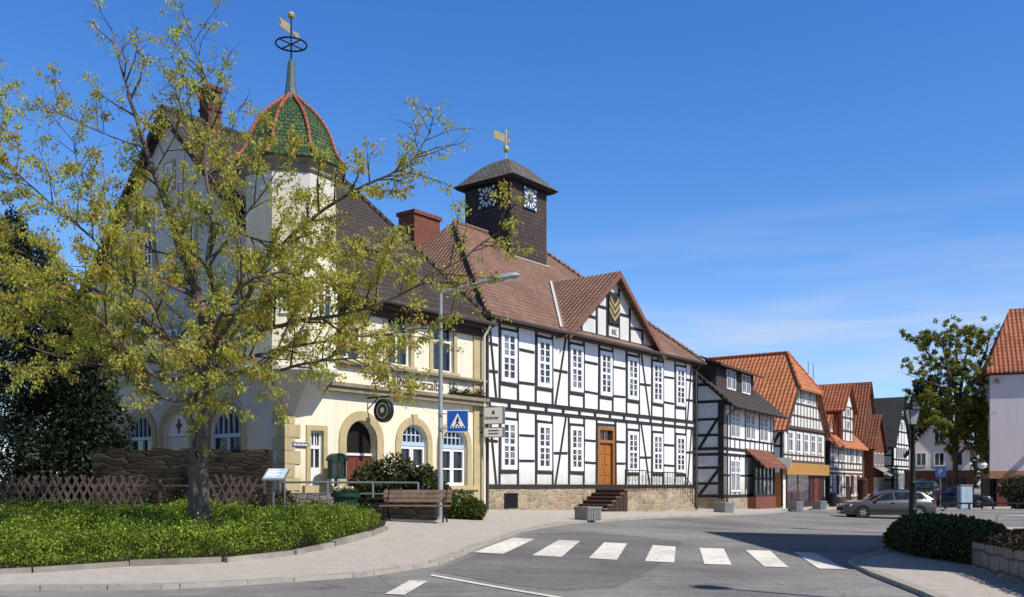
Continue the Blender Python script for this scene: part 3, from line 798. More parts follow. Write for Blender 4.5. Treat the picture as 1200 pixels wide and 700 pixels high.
# pub door deep in its arch
d = MB(); d.prism([(a1[0], 1.0)] + [(a1[0], 2.62), (a1[1], 2.62)] + [(a1[1], 1.0)], .27, .31)
for xa in (2.46, 3.10):
    for za, zb in ((1.1, 1.7), (1.8, 2.5)): d.box(xa, xa + .55, .24, .27, za, zb)
do = d.build('pub_door', M['red_wood'], t)
g = MB(); g.prism([(a1[0], 2.70)] + arc(a1[0], a1[1], 3.09, 12) + [(a1[1], 2.70)], .28, .30); g.build('pane', M['darkroom'], do)
MB().box(a1[0], a1[1], .22, .30, 2.62, 2.70).build('transom', M['white2'], do)
for x in (2.55, 4.75, 6.98):
    r_ = MB(); ring(r_, x - .55, x + .55, 5.70, 7.35, .17, -.05, .02, arched=False); r_.box(x - .8, x + .8, -.12, 0, 5.60, 5.698); r_.build('window_surround', M['sandstone'], t)
    window(t, x, 5.70, 1.1, 1.65, .16, casing=.07, cols=2, rows=(1, 1), split=.68, mull=.07)
# ledges and lettering
mb = MB(); mb.box(.9, CL - .02, -.24, 0, 4.60, 4.76); mb.box(.9, CL - .02, -.32, 0, 4.76, 4.88); mb.build('lower_ledge', M['ledge'], t)
mb = MB(); mb.box(.9, CL - .02, -.14, 0, 5.43, 5.50); mb.box(.9, CL - .02, -.20, 0, 5.50, 5.58); mb.build('upper_ledge', M['ledge'], t)
mb = MB(); mb.box(8.62, CL - .02, -.06, 0, 1.0, CE - .1); mb.build('pilaster', M['sandstone'], t)
def text(s, size, name, mat, parent, loc, rot, depth=.012, sx=1., shear=0.):
    cu = bpy.data.curves.new(name, 'FONT'); cu.body = s; cu.size = size; cu.extrude = depth; cu.align_x = 'LEFT'; cu.shear = shear; cu.offset = .008 * size
    o = bpy.data.objects.new(name, cu); COL.objects.link(o)
    dg = bpy.context.evaluated_depsgraph_get(); me = bpy.data.meshes.new_from_object(o.evaluated_get(dg))
    bpy.data.objects.remove(o); bpy.data.curves.remove(cu)
    me.name = name; me.materials.clear(); me.materials.append(mat)
    q = bpy.data.objects.new(name, me); COL.objects.link(q); q.parent = parent
    q.location = loc; q.rotation_euler = rot; q.scale = (sx, 1, 1)
    return q
text('Der Alter=Discalbe  15', .50, 'lettering', M['ink'], t, (3.55, -.012, 5.0 - ZOFF[0]), (rad(90), 0, 0), .008, .86)
# roof, hipped towards the town hall
mb = MB()
E0, E1 = -.45, CD + .45; ze = CE - .05; xr = 6.9; xe = CL + .1
slab(mb, [(-.35, E0, ze - .35), (xe, E0, ze - .35), (xr, CY, CR), (-.35, CY, CR)], .14)
slab(mb, [(xe, E1, ze - .35), (-.35, E1, ze - .35), (-.35, CY, CR), (xr, CY, CR)], .14)
slab(mb, [(xe, E0, ze - .35), (xe, E1, ze - .35), (xr, CY, CR)], .14)
roof = mb.build('roof', M['roof_dark'], t)
mb = MB()
for k in range(16): mb.tube([(-.35 + k * .455, CY, CR + .02), (-.35 + (k + 1.1) * .455, CY, CR + .02)], [.13, .11], 8)
pa, pb = Vector((xr, CY, CR + .02)), Vector((xe, E0, ze - .33))
for k in range(21): mb.tube([pa.lerp(pb, (k + 1) / 21), pa.lerp(pb, (k - .1) / 21)], [.12, .10], 8)
mb.build('ridge_tile', M['roof_dark'], roof, True)
for px_, zz in ((5.2, 2.1), (3.3, 2.6)):  # small skylight hatches
    fy = E0 + zz; fz = ze - .35 + (CR - ze + .35) * zz / (CY - E0)
    MB().ext([(px_ - .35, fy, fz + .06), (px_ + .35, fy, fz + .06), (px_ + .35, fy + .5, fz + .56), (px_ - .35, fy + .5, fz + .56)], (0, -.06, .06)).build('roof_hatch', M['slate'], roof)
mb = MB(); mb.box(-.3, xe - .1, -.40, 0, CE - .62, CE - .47); mb.box(.3, CL - .05, -.12, 0, CE - .9, CE - .62); mb.build('eaves', M['soffit'], t)
MB().tube([(.9, -.53, CE - .44), (xe, -.53, CE - .44)], .075, 8).build('gutter', M['gutter'], t, True)
MB().tube([(9.02, -.5, 7.55), (9.02, -.22, 7.2), (9.02, -.22, .9)], .05, 8).build('downpipe', M['signcream'], t, True)
mb = MB(); mb.box(1.3, 1.82, 5.83, 6.35, 13.2, 15.45); mb.box(1.26, 1.86, 5.79, 6.39, 15.1, 15.22); mb.box(1.26, 1.86, 5.79, 6.39, 14.75, 14.83); mb.box(1.25, 1.87, 5.78, 6.40, 15.45, 15.62); mb.build('chimney', M['brick_old'], roof)
mb = MB(); mb.tube([(.6, 6.1, 15.0), (2.6, 6.1, 15.02)], .018, 5); mb.tube([(1.56, 6.1, 15.0), (7.0, 3.0, 15.0)], .006, 4)
# verge board on the gable
for (ya, yb) in ((E0, CY), (E1, CY)):
    MB().ext([(-.40, ya, ze - .36), (-.40, yb, CR), (-.40, yb, CR - .26), (-.40, ya, ze - .62)], (.05, 0, 0)).build('verge_board', M['soffit'], roof)
# turret
qx, qy = .35, .15; view = math.atan2(-28.37, 6.67) - fc.rz; a0 = view + math.pi / 8
tr = MB(); tr.lathe([(.06, 3.62), (.20, 3.72), (1.40, 4.95), (1.46, 5.0), (1.46, 5.12), (1.40, 5.16)], (qx, qy), 8, a0)
tro = tr.build('turret_corbel', M['grey_plaster'], t)
tr = MB(); tr.lathe([(1.40, 5.16), (1.40, 11.15)], (qx, qy), 8, a0); tro = tr.build('turret', M['cream'], t)
mb = MB(); mb.lathe([(1.41, 10.72), (1.50, 10.8), (1.5, 10.95), (1.64, 11.05), (1.64, 11.2)], (qx, qy), 8, a0); mb.build('turret_cornice', M['ledge'], tro)
mb = MB(); mb.lathe([(1.402, 10.2), (1.412, 10.22), (1.412, 10.71), (1.402, 10.72)], (qx, qy), 8, a0); mb.build('turret_frieze', M['grey_plaster'], tro)
for fk in (0, 1, 2):
    ang = a0 + math.pi / 8 + fk * math.pi / 4 - math.pi / 4
    rr = 1.40 * math.cos(math.pi / 8) + .004
    for z in (6.6,) if fk != 1 else (6.6,):
        o = window(tro, 0, z, .6, 1.35, 0, casing=.06, cols=2, rows=(1, 2), mull=.05, frame='paint')
        o.location = (qx + rr * math.cos(ang), qy + rr * math.sin(ang), z - ZOFF[0]); o.rotation_euler = (0, 0, ang + math.pi / 2)
prof = [(1.74, 11.10), (1.66, 11.24), (1.46, 11.42), (1.36, 11.66), (1.27, 11.96), (1.13, 12.28), (.93, 12.60), (.68, 12.89), (.42, 13.12), (.22, 13.30), (.11, 13.44)]
mb = MB(); mb.lathe(prof, (qx, qy), 8, a0); dome = mb.build('turret_dome', M['green_tile'], tro)
for k in range(8):
    a = a0 + k * math.pi / 4; mb = MB()
    pts = [Vector((qx + (r + .02) * math.cos(a), qy + (r + .02) * math.sin(a), z + .03)) for r, z in prof]
    L = [0]
    for i in range(1, len(pts)): L.append(L[-1] + (pts[i] - pts[i - 1]).length)
    def at(s):
        for i in range(1, len(pts)):
            if s <= L[i] or i == len(pts) - 1: return pts[i - 1].lerp(pts[i], (s - L[i - 1]) / max(L[i] - L[i - 1], 1e-6))
    m_ = 17
    for q in range(m_): mb.tube([at(L[-1] * q / m_), at(L[-1] * min((q + 1.12) / m_, 1))], [.056, .043], 7)
    mb.build('dome_rib', M['rib_tile'], dome, True)
mb = MB(); mb.lathe([(.24, 13.28), (.18, 13.6), (.14, 13.95), (.10, 14.45), (.05, 14.52)], (qx, qy), 8); mb.build('spire', M['verdigris'], dome)
mb = MB(); mb.tube([(qx, qy, 14.4), (qx, qy, 15.95)], .024, 6); mb.torus((qx, qy, 14.98), .46, .026, 28, 6); 
mb.bar((qx - .46, qy, 14.98), (qx + .46, qy, 14.98), .03); mb.bar((qx, qy - .46, 14.98), (qx, qy + .46, 14.98), .03)
vo = mb.build('weather_vane', M['iron'], dome)
mb = MB(); vd = Vector((-.94, -.3, 0)).normalized()
W_ = lambda s, z: Vector((qx, qy, z - .24)) + vd * s
mb.ext([W_(.06, 15.52), W_(.62, 15.50), W_(.50, 15.62), W_(.64, 15.76), W_(.06, 15.80)], vd.cross(Vector((0, 0, 1))) * .02); mb.ext([W_(-.08, 15.62), W_(-.5, 15.44), W_(-.42, 15.72), W_(-.08, 15.68)], vd.cross(Vector((0, 0, 1))) * .02)
mb.lathe([(.02, 15.74), (.10, 15.79), (.12, 15.86), (.09, 15.93), (.02, 15.97)], (qx, qy), 10); mb.build('vane_banner', M['vane'], vo)
BLD['corner'] = t
# ---------------------------------------------------------------- the smaller houses along the street
def grid(tf, x0, x1, z0, z1, posts, rails, w=.11, braces=(), skip=()):
    tf.box(x0, x1, -.034, .01, z0 + .04, z0 + .2); tf.box(x0, x1, -.034, .01, z1 - .18, z1 - .03)
    for x in posts: tf.box(x - w / 2, x + w / 2, -.030, .01, z0 + .2, z1 - .18)
    for z in rails: tf.box(x0, x1, -.025, .01, z - w * .45, z + w * .45)
    for (p, q) in braces: tf.beam(p, q, w, -.028, .01)
def lside(mb):  # plane y=0 facing -y, x in -depth..0  ->  plane x=0 facing -x
    mb.v = [(y, -x, z) for x, y, z in mb.v]; return mb
def flashless_roof(mb, x0, x1, y0, y1, ze, zr, t=.14):
    ym = (y0 + y1) / 2
    slab(mb, [(x0, y0, ze), (x1, y0, ze), (x1, ym, zr), (x0, ym, zr)], t); slab(mb, [(x1, y1, ze), (x0, y1, ze), (x0, ym, zr), (x1, ym, zr)], t)

# second house: low half-timbered house with a dark dormer
f = Frame(11.3, 50.0, 5.0, 8.2)
t = begin(f, 'timbered_house', 'low white half-timbered house with dark wide dormer and small red tiled porch roof', 'house', .1)
L, D, E, Rz = 9.4, 6.4, 6.15, 9.2
MB().box(0, L, -.05, D, -.6, .95).build('plinth', M['plinth'], t)
mb = MB(); mb.box(0, L, 0, D, .95, E); mb.prism([(0, 0), (1, 0), (1, 1)], 0, .01) if False else None
mb.ext([(0.001, 0, E), (0.001, D, E), (0.001, D / 2, Rz - .15)], (.2, 0, 0)); mb.build('wall', M['white'], t)
tf = MB()
xs_ = [.1, .95, 1.75, 2.6, 3.6, 4.5, 5.4, 6.3, 7.1, 8.0, 8.7, L - .1]
grid(tf, 0, L, .95, 3.42, xs_[:5] + xs_[8:], (2.2,)); grid(tf, 0, L, 3.5, E, xs_, (4.2,), braces=(((8.8, 3.7), (9.25, 5.0)),))
s = MB(); grid(s, -D, 0, .95, 3.42, (-.16, -1.55, -3, -4.6, -6.2), (1.75, 2.6), .15, braces=(((-1.35, 1.15), (-.3, 2.5)),))
grid(s, -D, 0, 3.5, E + .1, (-.16, -1.55, -3, -4.6, -6.2), (4.35, 5.2), .15, braces=(((-1.35, 3.7), (-.3, 5.3)),))
s.box(-3.09, -2.91, -.03, .01, E + .1, Rz - .4); s.box(-1.64, -1.46, -.03, .01, E + .1, 7.4); s.box(-.32, 0, -.06, .0, .95, E); s.box(-2.4, -.8, -.03, .01, 7.0, 7.16); lside(s)
tf.v += []; tb = tf.build('timber_frame', M['timber'], t); s.build('gable_timber', M['timber'], t)
for x, w in ((1.35, .72), (2.17, .72), (4.05, .8), (5.0, .75), (6.7, .7), (7.55, .8)): window(t, x, 4.25, w, 1.5, 0, casing=.09, cols=2, rows=(1, 2), mull=.06, split=.6, glass='glass_c')
for x in (1.35, 2.17): window(t, x, 1.3, .74, 1.75, 0, casing=.09, cols=2, rows=(1, 2), mull=.06, split=.6, glass='glass_c')
bay = MB(); bay.box(3.9, 7.9, -.55, 0, -.4, 1.0); bo = bay.build('porch_base', M['brick'], t)
fb = MB()
for k in range(6):
    x = 3.95 + k * .77; fb.box(x - .05, x + .05, -.5, -.4, 1.0, 3.0)
fb.box(3.9, 7.9, -.52, -.38, 1.0, 1.12); fb.box(3.9, 7.9, -.52, -.38, 2.0, 2.1); fb.box(3.9, 7.9, -.52, -.38, 2.9, 3.02); fo = fb.build('bay_window', M['timber'], t)
MB().box(3.95, 7.85, -.44, -.42, 1.1, 2.95).build('pane', M['glass_c'], fo)
mb = MB(); slab(mb, [(3.6, -1.15, 2.75), (8.2, -1.15, 2.75), (8.2, -.02, 3.75), (3.6, -.02, 3.75)], .1); mb.build('porch_roof', M['roof_brownred'], t)
mb = MB(); flashless_roof(mb, -.35, L + .3, -.7, D + .6, E - .3, Rz + .1); roof = mb.build('roof', M['roof_dark'], t)
dm = MB(); dm.box(.35, 7.0, .55, 3.0, 6.5, 8.35); dmo = dm.build('dormer', M['shingle'], t)
for x in (2.35, 3.15, 5.05, 5.85): window(dmo, x, 7.0, .72, 1.1, .55, casing=.08, cols=2, rows=(1, 1), split=.6, mull=.05)
mb = MB(); slab(mb, [(-.1, .1, 8.18), (7.5, .1, 8.18), (7.5, 3.6, 9.55), (-.1, 3.6, 9.55)], .13); mb.build('dormer_roof', M['roof_dark'], dmo)
MB().tube([(-.35, -.76, E - .33), (L + .3, -.76, E - .33)], .07, 6).build('gutter', M['gutter'], t, True)
MB().tube([(.22, -.7, 5.8), (.22, -.1, 5.4), (.22, -.1, .2)], .055, 6).build('downpipe', M['gutter'], t, True)
mb = MB(); mb.box(9.0, 9.06, -1.15, -.05, 2.75, 3.35); mb.build('hanging_sign', M['signcream'], t)
BLD['second'] = t

# third house: tall orange half-hipped roof, ochre shop fascia
f = Frame(18.2, 63.0, .566, .824)
t = begin(f, 'gabled_shop_house', 'tall half-timbered house with big orange half-hipped roof above an ochre shop fascia', 'house', 0)
L, D, E, Rz = 9.6, 13.0, 5.75, 11.2
mb = MB(); mb.box(0, L, 0, D, -.5, 5.5); mb.prism([(0, 5.5), (L, 5.5), (L, E), (L - 2.65, 8.7), (2.65, 8.7), (0, E)], 0, .3); mb.build('wall', M['white2'], t)
tf = MB(); n_ = 11
grid(tf, 0, L, 3.2, 5.6, [.1 + (L - .2) * k / n_ for k in range(n_ + 1)], (3.75,), .14)
tf.box(0, L, -.12, .01, 5.55, 5.75)
for k in range(10):
    x = 1.6 + k * .72
    if x < L - 1.2: tf.box(x - .06, x + .06, -.028, .01, 5.75, min(8.6, 5.7 + 1.15 * min(x, L - x)))
for z, a in ((6.5, .95), (7.35, 1.65), (8.45, 2.5)): tf.box(a, L - a, -.024, .01, z - .07, z + .07)
tf.build('timber_frame', M['timber_brown'], t)
s = MB(); grid(s, -D, 0, .2, 3.1, (-.12, -1.4, -2.8, -5, -7), (1.6,), .18); grid(s, -D, 0, 3.2, 5.6, (-.12, -1.4, -2.8, -5, -7), (4.3,), .18, braces=(((-1.2, 3.4), (-.25, 5.2)),)); lside(s).build('side_timber', M['timber'], t)
for k in range(5): window(t, 1.42 + k * 1.7, 3.95, .95, 1.4, 0, casing=.10, cols=2, rows=(1, 1), split=.65, mull=.07, glass='glass_c')
for k in range(4): window(t, 3.0 + k * 1.2, 7.42, .62, .95, 0, casing=.08, cols=2, rows=(1, 1), split=.65, mull=.05, glass='glass_c')
MB().box(-.1, L + .05, -.32, -.0, 2.38, 3.18).build('fascia', M['ochre'], t)
sw = MB(); sw.box(.5, 5.6, -.10, .0, -.1, .5); sw.box(.5, .62, -.1, 0, .5, 2.36); sw.box(5.5, 5.62, -.1, 0, .5, 2.36); sw.box(2.9, 3.0, -.09, 0, .5, 2.36); so_ = sw.build('shop_window', M['dark_wood'], t)
MB().box(.6, 5.5, -.05, -.03, .5, 2.37).build('pane', glassmat('shop_glass', (.03, .035, .06), .06, .6, (.16, .07, .07)), so_)
MB().box(5.7, 9.3, -.06, -.005, -.3, 2.37).build('entrance', M['dark_wood'], t)
eo = MB(); eo.box(6.6, 7.6, -.1, -.065, 0, 2.2); eo.box(7.7, 7.75, -.12, -.07, 1, 1.3); eo.build('door', M['red_wood'], t)
sd = MB(); sd.box(-1.05, -.16, -.05, .0, 0.1, 2.5); lside(sd).build('side_door', M['orange_wood'], t)
mb = MB(); ov = .35; b_ = 1.25; c = L / 2; hz = 8.5; hx = c * (hz - E) / (Rz - E)
ez = E - ov * (Rz - E) / c
slab(mb, [(-ov, -ov, ez), (hx - .1, -ov, hz), (c, b_, Rz), (c, D + .3, Rz), (-ov, D + .3, ez)][::-1], .13)
slab(mb, [(L + ov, -ov, ez), (L - hx + .1, -ov, hz), (c, b_, Rz), (c, D + .3, Rz), (L + ov, D + .3, ez)], .13)
slab(mb, [(hx - .25, -ov - .15, hz - .12), (L - hx + .25, -ov - .15, hz - .12), (c, b_, Rz)], .12)
roof = mb.build('roof', M['roof_orange'], t)
mb = MB()
pa, pb = Vector((c, b_, Rz + .03)), Vector((c, D + .3, Rz + .03))
for k in range(30): mb.tube([pa.lerp(pb, k / 30), pa.lerp(pb, (k + 1.1) / 30)], [.13, .11], 7)
for e in ((hx - .2, -ov - .1, hz - .05), (L - hx + .2, -ov - .1, hz - .05)):
    e = Vector(e)
    for k in range(11): mb.tube([e.lerp(pa, k / 11), e.lerp(pa, (k + 1.1) / 11)], [.12, .10], 7)
mb.build('ridge_tile', M['roof_orange'], roof, True)
for sg in (0, 1):
    mb = MB()
    X = lambda x: L - x if sg else x
    mb.ext([(X(-ov - .02), -ov - .04, ez), (X(hx - .12), -ov - .04, hz), (X(hx - .12), -ov - .04, hz - .28), (X(-ov - .02), -ov - .04, ez - .28)], (0, .05, 0))
    mb.build('verge_board', M['timber_brown'], roof)
BLD['third'] = t

# fourth house: eaves to the street with a big cross gable
f = Frame(25.2, 74.5, .563, .826)
t = begin(f, 'cross_gabled_house', 'half-timbered house with red roof and a narrow white cross gable, antennas on top', 'house', 0)
L, D, E, Rz = 10.2, 8.0, 5.2, 9.4
mb = MB(); mb.box(0, L, 0, D, -.6, E); mb.ext([(0.001, 0, E), (0.001, D, E), (0.001, D / 2, Rz - .1)], (.2, 0, 0)); mb.build('wall', M['white2'], t)
tf = MB(); ps = [.1, .9, 1.8, 2.6, 3.5, 4.4, 5.4, 6.3, 7.2, 8.2, 9.2, L - .1]
grid(tf, 0, L, .5, 2.75, [p for k, p in enumerate(ps) if k not in (6,)], (1.5,), .15); grid(tf, 0, L, 2.85, E, ps, (3.5,), .15); tf.build('timber_frame', M['timber_brown'], t)
MB().box(0, L, -.05, 0, -.6, .5).build('plinth', M['brick'], t); MB().box(-.03, -.002, 0, D, -.6, E).build('side_wall', M['darkstone'], t)
for k, x in enumerate((1.35, 3.05, 4.0, 6.75, 8.7)): window(t, x, 3.6, .74, 1.25, 0, casing=.08, cols=2, rows=(1, 1), split=.65, mull=.06, glass='glass_c')
for k, x in enumerate((1.35, 2.2, 3.05, 6.75, 7.7, 8.7)): window(t, x, .95, .7, 1.55, 0, casing=.08, cols=2, rows=(1, 1), split=.65, mull=.06, glass='glass_c', frame='red_wood' if k % 2 else 'paint')
MB().box(4.75, 5.85, -.06, -.002, .1, 2.45).build('door', M['dark_wood'], t)
mb = MB(); flashless_roof(mb, -.3, L + .2, -.5, D + .5, E - .35, Rz); roof = mb.build('roof', M['roof_orange'], t)
cg = MB(); x0, x1 = 3.6, 7.0; cg.prism([(x0, E), (x1, E), (x1, 8.2), ((x0 + x1) / 2, 10.0), (x0, 8.2)], -.02, 5); cgo = cg.build('cross_gable', M['white2'], t)
tf = MB()
for x in (x0 + .08, x0 + .9, x1 - .9, x1 - .08): tf.box(x - .08, x + .08, -.06, -.01, E + .1, 8.2)
for z in (E + .1, 6.2, 7.3, 8.2): tf.box(x0, x1, -.055, -.01, z - .08, z + .08)
tf.build('gable_timber', M['timber_brown'], cgo)
for z in (6.35, 7.4): window(cgo, (x0 + x1) / 2, z, .75, .75, -.02, casing=.08, cols=2, rows=(1,), mull=.06)
sh = MB(); sh.box(x0 - .03, x0 - .002, .02, 4.5, E - .2, 8.2); sh.build('cheek', M['roof_brownred'], cgo)
mb = MB(); c = (x0 + x1) / 2
for sg in (-1, 1): slab(mb, [(c + sg * 2.15, -.4, 7.85), (c, -.4, 10.25), (c, 5.5, 10.25), (c + sg * 2.15, 5.5, 7.85)][::sg], .12)
mb.build('cross_gable_roof', M['roof_red'], cgo)
dm = MB(); dm.prism([(1.0, 6.0), (2.4, 6.0), (1.7, 7.2)], .4, 2.2); dmo = dm.build('dormer', M['white2'], t)
mb = MB()
for sg in (-1, 1): slab(mb, [(1.7 + sg * .95, .2, 5.85), (1.7, .2, 7.4), (1.7, 2.6, 7.4), (1.7 + sg * .95, 2.6, 5.85)][::sg], .08)
mb.build('dormer_roof', M['roof_orange'], dmo); window(dmo, 1.7, 6.1, .55, .6, .4, casing=.06, cols=2, rows=(1,), mull=.04)
for x in (4.4, 5.8):
    mb = MB(); mb.tube([(x, 3, 9.2), (x, 3, 12.2)], .03, 5)
    for k in range(4): mb.bar((x - .35 + .05 * k, 3, 11.2 + .28 * k), (x + .35 - .05 * k, 3, 11.2 + .28 * k), .02)
    mb.build('antenna', M['steel'], roof)
mb = MB(); mb.box(2.0, 2.7, 3.6, 4.4, 8.5, 10.7); mb.build('chimney', M['brick_old'], roof)
BLD['fourth'] = t

# fifth: narrow tall brick-red house in two steps
f = Frame(32.2, 86.5, .6, .8)
t = begin(f, 'narrow_red_house', 'narrow tall house with steep brick-red roof and grey awning beside the slate gable', 'house', .3)
mb = MB(); mb.box(0, 4.6, 0, 9, -.5, 6.2); mb.prism([(0, 6.2), (4.6, 6.2), (2.3, 11.2)], 0, .3); mb.build('wall', M['timber_brown'], t)
mb = MB()
for sg in (-1, 1): slab(mb, [(2.3 + sg * 2.6, -.3, 5.7), (2.3, -.3, 11.4), (2.3, 9.3, 11.4), (2.3 + sg * 2.6, 9.3, 5.7)][::sg], .13)
roof = mb.build('roof', M['roof_red'], t)
an = MB(); an.box(.9, 4.4, -.8, 0, -.5, 5.2); ano = an.build('front_wing', M['brick'], t)
mb = MB()
for sg in (-1, 1): slab(mb, [(2.65 + sg * 2.05, -1.1, 5.0), (2.65, -1.1, 8.3), (2.65, .5, 8.3), (2.65 + sg * 2.05, .5, 5.0)][::sg], .12)
mb.build('wing_roof', M['roof_brownred'], ano); gb = MB(); gb.prism([(.9, 5.2), (4.4, 5.2), (2.65, 8.1)], -.8, -.6); gb.build('wing_gable', M['brick'], ano)
for x in (1.5, 2.65, 3.8): window(ano, x, 3.5, .7, 1.2, -.8, casing=.07, cols=2, rows=(1,), mull=.05); window(ano, x, .9, .8, 1.5, -.8, casing=.07, cols=2, rows=(1,), mull=.05)
MB().ext([(.9, -2.2, 2.6), (4.5, -2.2, 2.6), (4.5, -.82, 3.4), (.9, -.82, 3.4)], (0, 0, -.08)).build('awning', M['concrete'], ano)
# sixth: slate-roofed half-timbered house
f = Frame(38.6, 95.0, .588, .81)
t = begin(f, 'slate_roofed_house', 'white half-timbered house with steep dark slate roof at the end of the street', 'house', .9)
L, D, E, Rz = 6.4, 11.0, 6.0, 10.7
mb = MB(); mb.box(0, L, 0, D, -.5, E); mb.prism([(0, E), (L, E), (L / 2, Rz)], 0, .3); mb.build('wall', M['white'], t)
tf = MB(); grid(tf, 0, L, .9, 3.4, [.1, 1.1, 2.1, 3.2, 4.3, 5.3, L - .1], (2.2,), .17); grid(tf, 0, L, 3.5, E, [.1, 1.1, 2.1, 3.2, 4.3, 5.3, L - .1], (4.3,), .17)
for x in (2.1, 3.2, 4.3): tf.box(x - .08, x + .08, -.03, .01, E, E + 1.3 * min(x, L - x))
for z, a in ((7.2, .85), (8.6, 1.8)): tf.box(a, L - a, -.025, .01, z - .08, z + .08)
tf.build('timber_frame', M['timber'], t)
s = MB(); grid(s, -D, 0, .9, 3.4, [-.1 - k * 1.8 for k in range(7)], (2.2,), .2); grid(s, -D, 0, 3.5, E, [-.1 - k * 1.8 for k in range(7)], (4.7,), .2, braces=[((-.2 - 1.8 * k - 1.6, 3.7), (-.2 - 1.8 * k, 5.7)) for k in (0, 2, 4)]); lside(s).build('side_timber', M['timber'], t)
for x in (1.6, 2.65, 3.75, 4.8): window(t, x, 4.4, .7, 1.2, 0, casing=.08, cols=2, rows=(1,), mull=.05); window(t, x, 1.3, .75, 1.7, 0, casing=.08, cols=2, rows=(1,), mull=.05)
window(t, 3.2, 7.3, .8, 1.0, 0, casing=.08, cols=2, rows=(1,), mull=.05)
mb = MB()
for sg in (-1, 1): slab(mb, [(L / 2 + sg * (L / 2 + .35), -.35, E - .45), (L / 2, -.35, Rz + .15), (L / 2, D + .3, Rz + .15), (L / 2 + sg * (L / 2 + .35), D + .3, E - .45)][::sg], .13)
mb.build('roof', M['slate_far'], t)
MB().ext([(-1.6, .3, 2.7), (-.03, .3, 3.3), (-.03, 7.5, 3.3), (-1.6, 7.5, 2.7)], (0, 0, -.12)).build('awning', M['concrete'], t)
# pale gabled house behind the big tree
f = Frame(36.4, 86.0, .92, -.4)
t = begin(f, 'pale_gabled_house', 'pale plastered gabled house half hidden behind the tall tree, dark shopfront below', 'house', .3)
L, D, E, Rz = 5.0, 10, 4.9, 7.7
mb = MB(); mb.box(0, L, 0, D, -.5, E); mb.prism([(0, E), (L, E), (L / 2, Rz)], 0, .3); mb.build('wall', M['white2'], t)
mb = MB()
for sg in (-1, 1): slab(mb, [(L / 2 + sg * (L / 2 + .5), -.4, E - .4), (L / 2, -.4, Rz + .15), (L / 2, D, Rz + .15), (L / 2 + sg * (L / 2 + .5), D, E - .4)][::sg], .15)
mb.build('roof', M['roof_brown'], t)
MB().box(-.4, L + .3, -.5, -.0, .2, 3.0).build('shopfront', M['dark_wood'], t)
for x in (1.0, 2.5, 4.0): window(t, x, 3.4, .9, 1.25, 0, casing=.09, cols=2, rows=(1,), mull=.06)
window(t, 2.5, 5.5, .9, 1.1, 0, casing=.09, cols=2, rows=(1,), mull=.06)
for k in range(3): window(t, .9 + k * 1.6, .5, 1.3, 1.9, -.5, casing=.1, cols=2, rows=(1,), mull=.06, frame='dark_wood')
# pink rendered house at the right edge
f = Frame(33.1, 65.0, .93, -.37)
t = begin(f, 'pink_house', 'pink rendered house with red hipped roof above a shop, at the right edge', 'house', 0)
L, D, E, Rz = 13, 7.4, 9.55, 14.4
mb = MB(); mb.box(0, L, 0, D, 2.65, E); mb.build('wall', M['pink'], t)
MB().box(-.03, L + .03, -.12, D, 2.12, 2.65).build('fascia', surf('apricot_band', (.42, .21, .10), .7, .1, 2, .05), t)
MB().box(.05, L, .5, D, -.5, 2.12).build('shop_wall', M['dark_wood'], t)
for x in (.75, 4.5, 8.5): MB().box(x - .33, x + .33, -.05, .6, -.5, 2.12).build('pillar', M['brick'], t)
for xa, xb in ((-.0, .38), (1.15, 4.1), (4.9, 8.1)):
    w_ = MB(); w_.box(xa, xb, .30, .36, -.3, .2); w_.box(xa, xb, .30, .36, 2.0, 2.1); w_.box(xa, xa + .06, .3, .36, .2, 2.0); w_.box((xa + xb) / 2 - .03, (xa + xb) / 2 + .03, .3, .36, .2, 2.0); o = w_.build('shop_window', M['iron'], t); MB().box(xa, xb, .40, .42, .2, 2.0).build('pane', M['glass'], o)
mb = MB(); hip_roof(mb, -.3, L + .3, -.4, D + .4, E - .05, Rz, 1.9, 1.9); roof = mb.build('roof', M['roof_red'], t)
MB().box(-.25, L + .25, -.32, 0, E - .28, E - .2).build('eaves', M['soffit'], t)
window(t, 5.2, 5.6, 1.2, 1.7, 0, casing=.1, cols=2, rows=(1,)); window(t, 8.2, 5.6, 1.2, 1.7, 0, casing=.1, cols=2, rows=(1,))
for k, x in enumerate((3.05,)): 
    mb = MB(); mb.bar((x, 0, 4.7), (x, -.9, 4.75), .05); mb.box(x - .04, x + .04, -.95, -.2, 4.2, 4.65); mb.build('hanging_sign', M['red_wood'], t)
# tall house across the street, outside the picture on the right: its gable throws the long shadow over the road
f = Frame(20.0, 26.3, -4.5, -5.9)
t = begin(f, 'neighbour_house', 'tall gabled house just outside the right edge, casting its shadow on the road', 'house', 0)
mb = MB(); mb.box(0, 14.6, 0, 9, -.3, 6.2); mb.prism([(0, 6.2), (14.6, 6.2), (7.3, 13.2)], 0, .3); mb.build('wall', M['white2'], t)
mb = MB()
for sg in (-1, 1): slab(mb, [(7.3 + sg * 7.5, -.2, 6.05), (7.3, -.2, 13.3), (7.3, 9.2, 13.3), (7.3 + sg * 7.5, 9.2, 6.05)][::sg], .14)
mb.build('roof', M['roof_brownred'], t)
for k in range(5):
    for z in (1.0, 3.9): window(t, 1.8 + 2.75 * k, z, 1.1, 1.5, 0, casing=.09)
ZOFF[0] = 0.
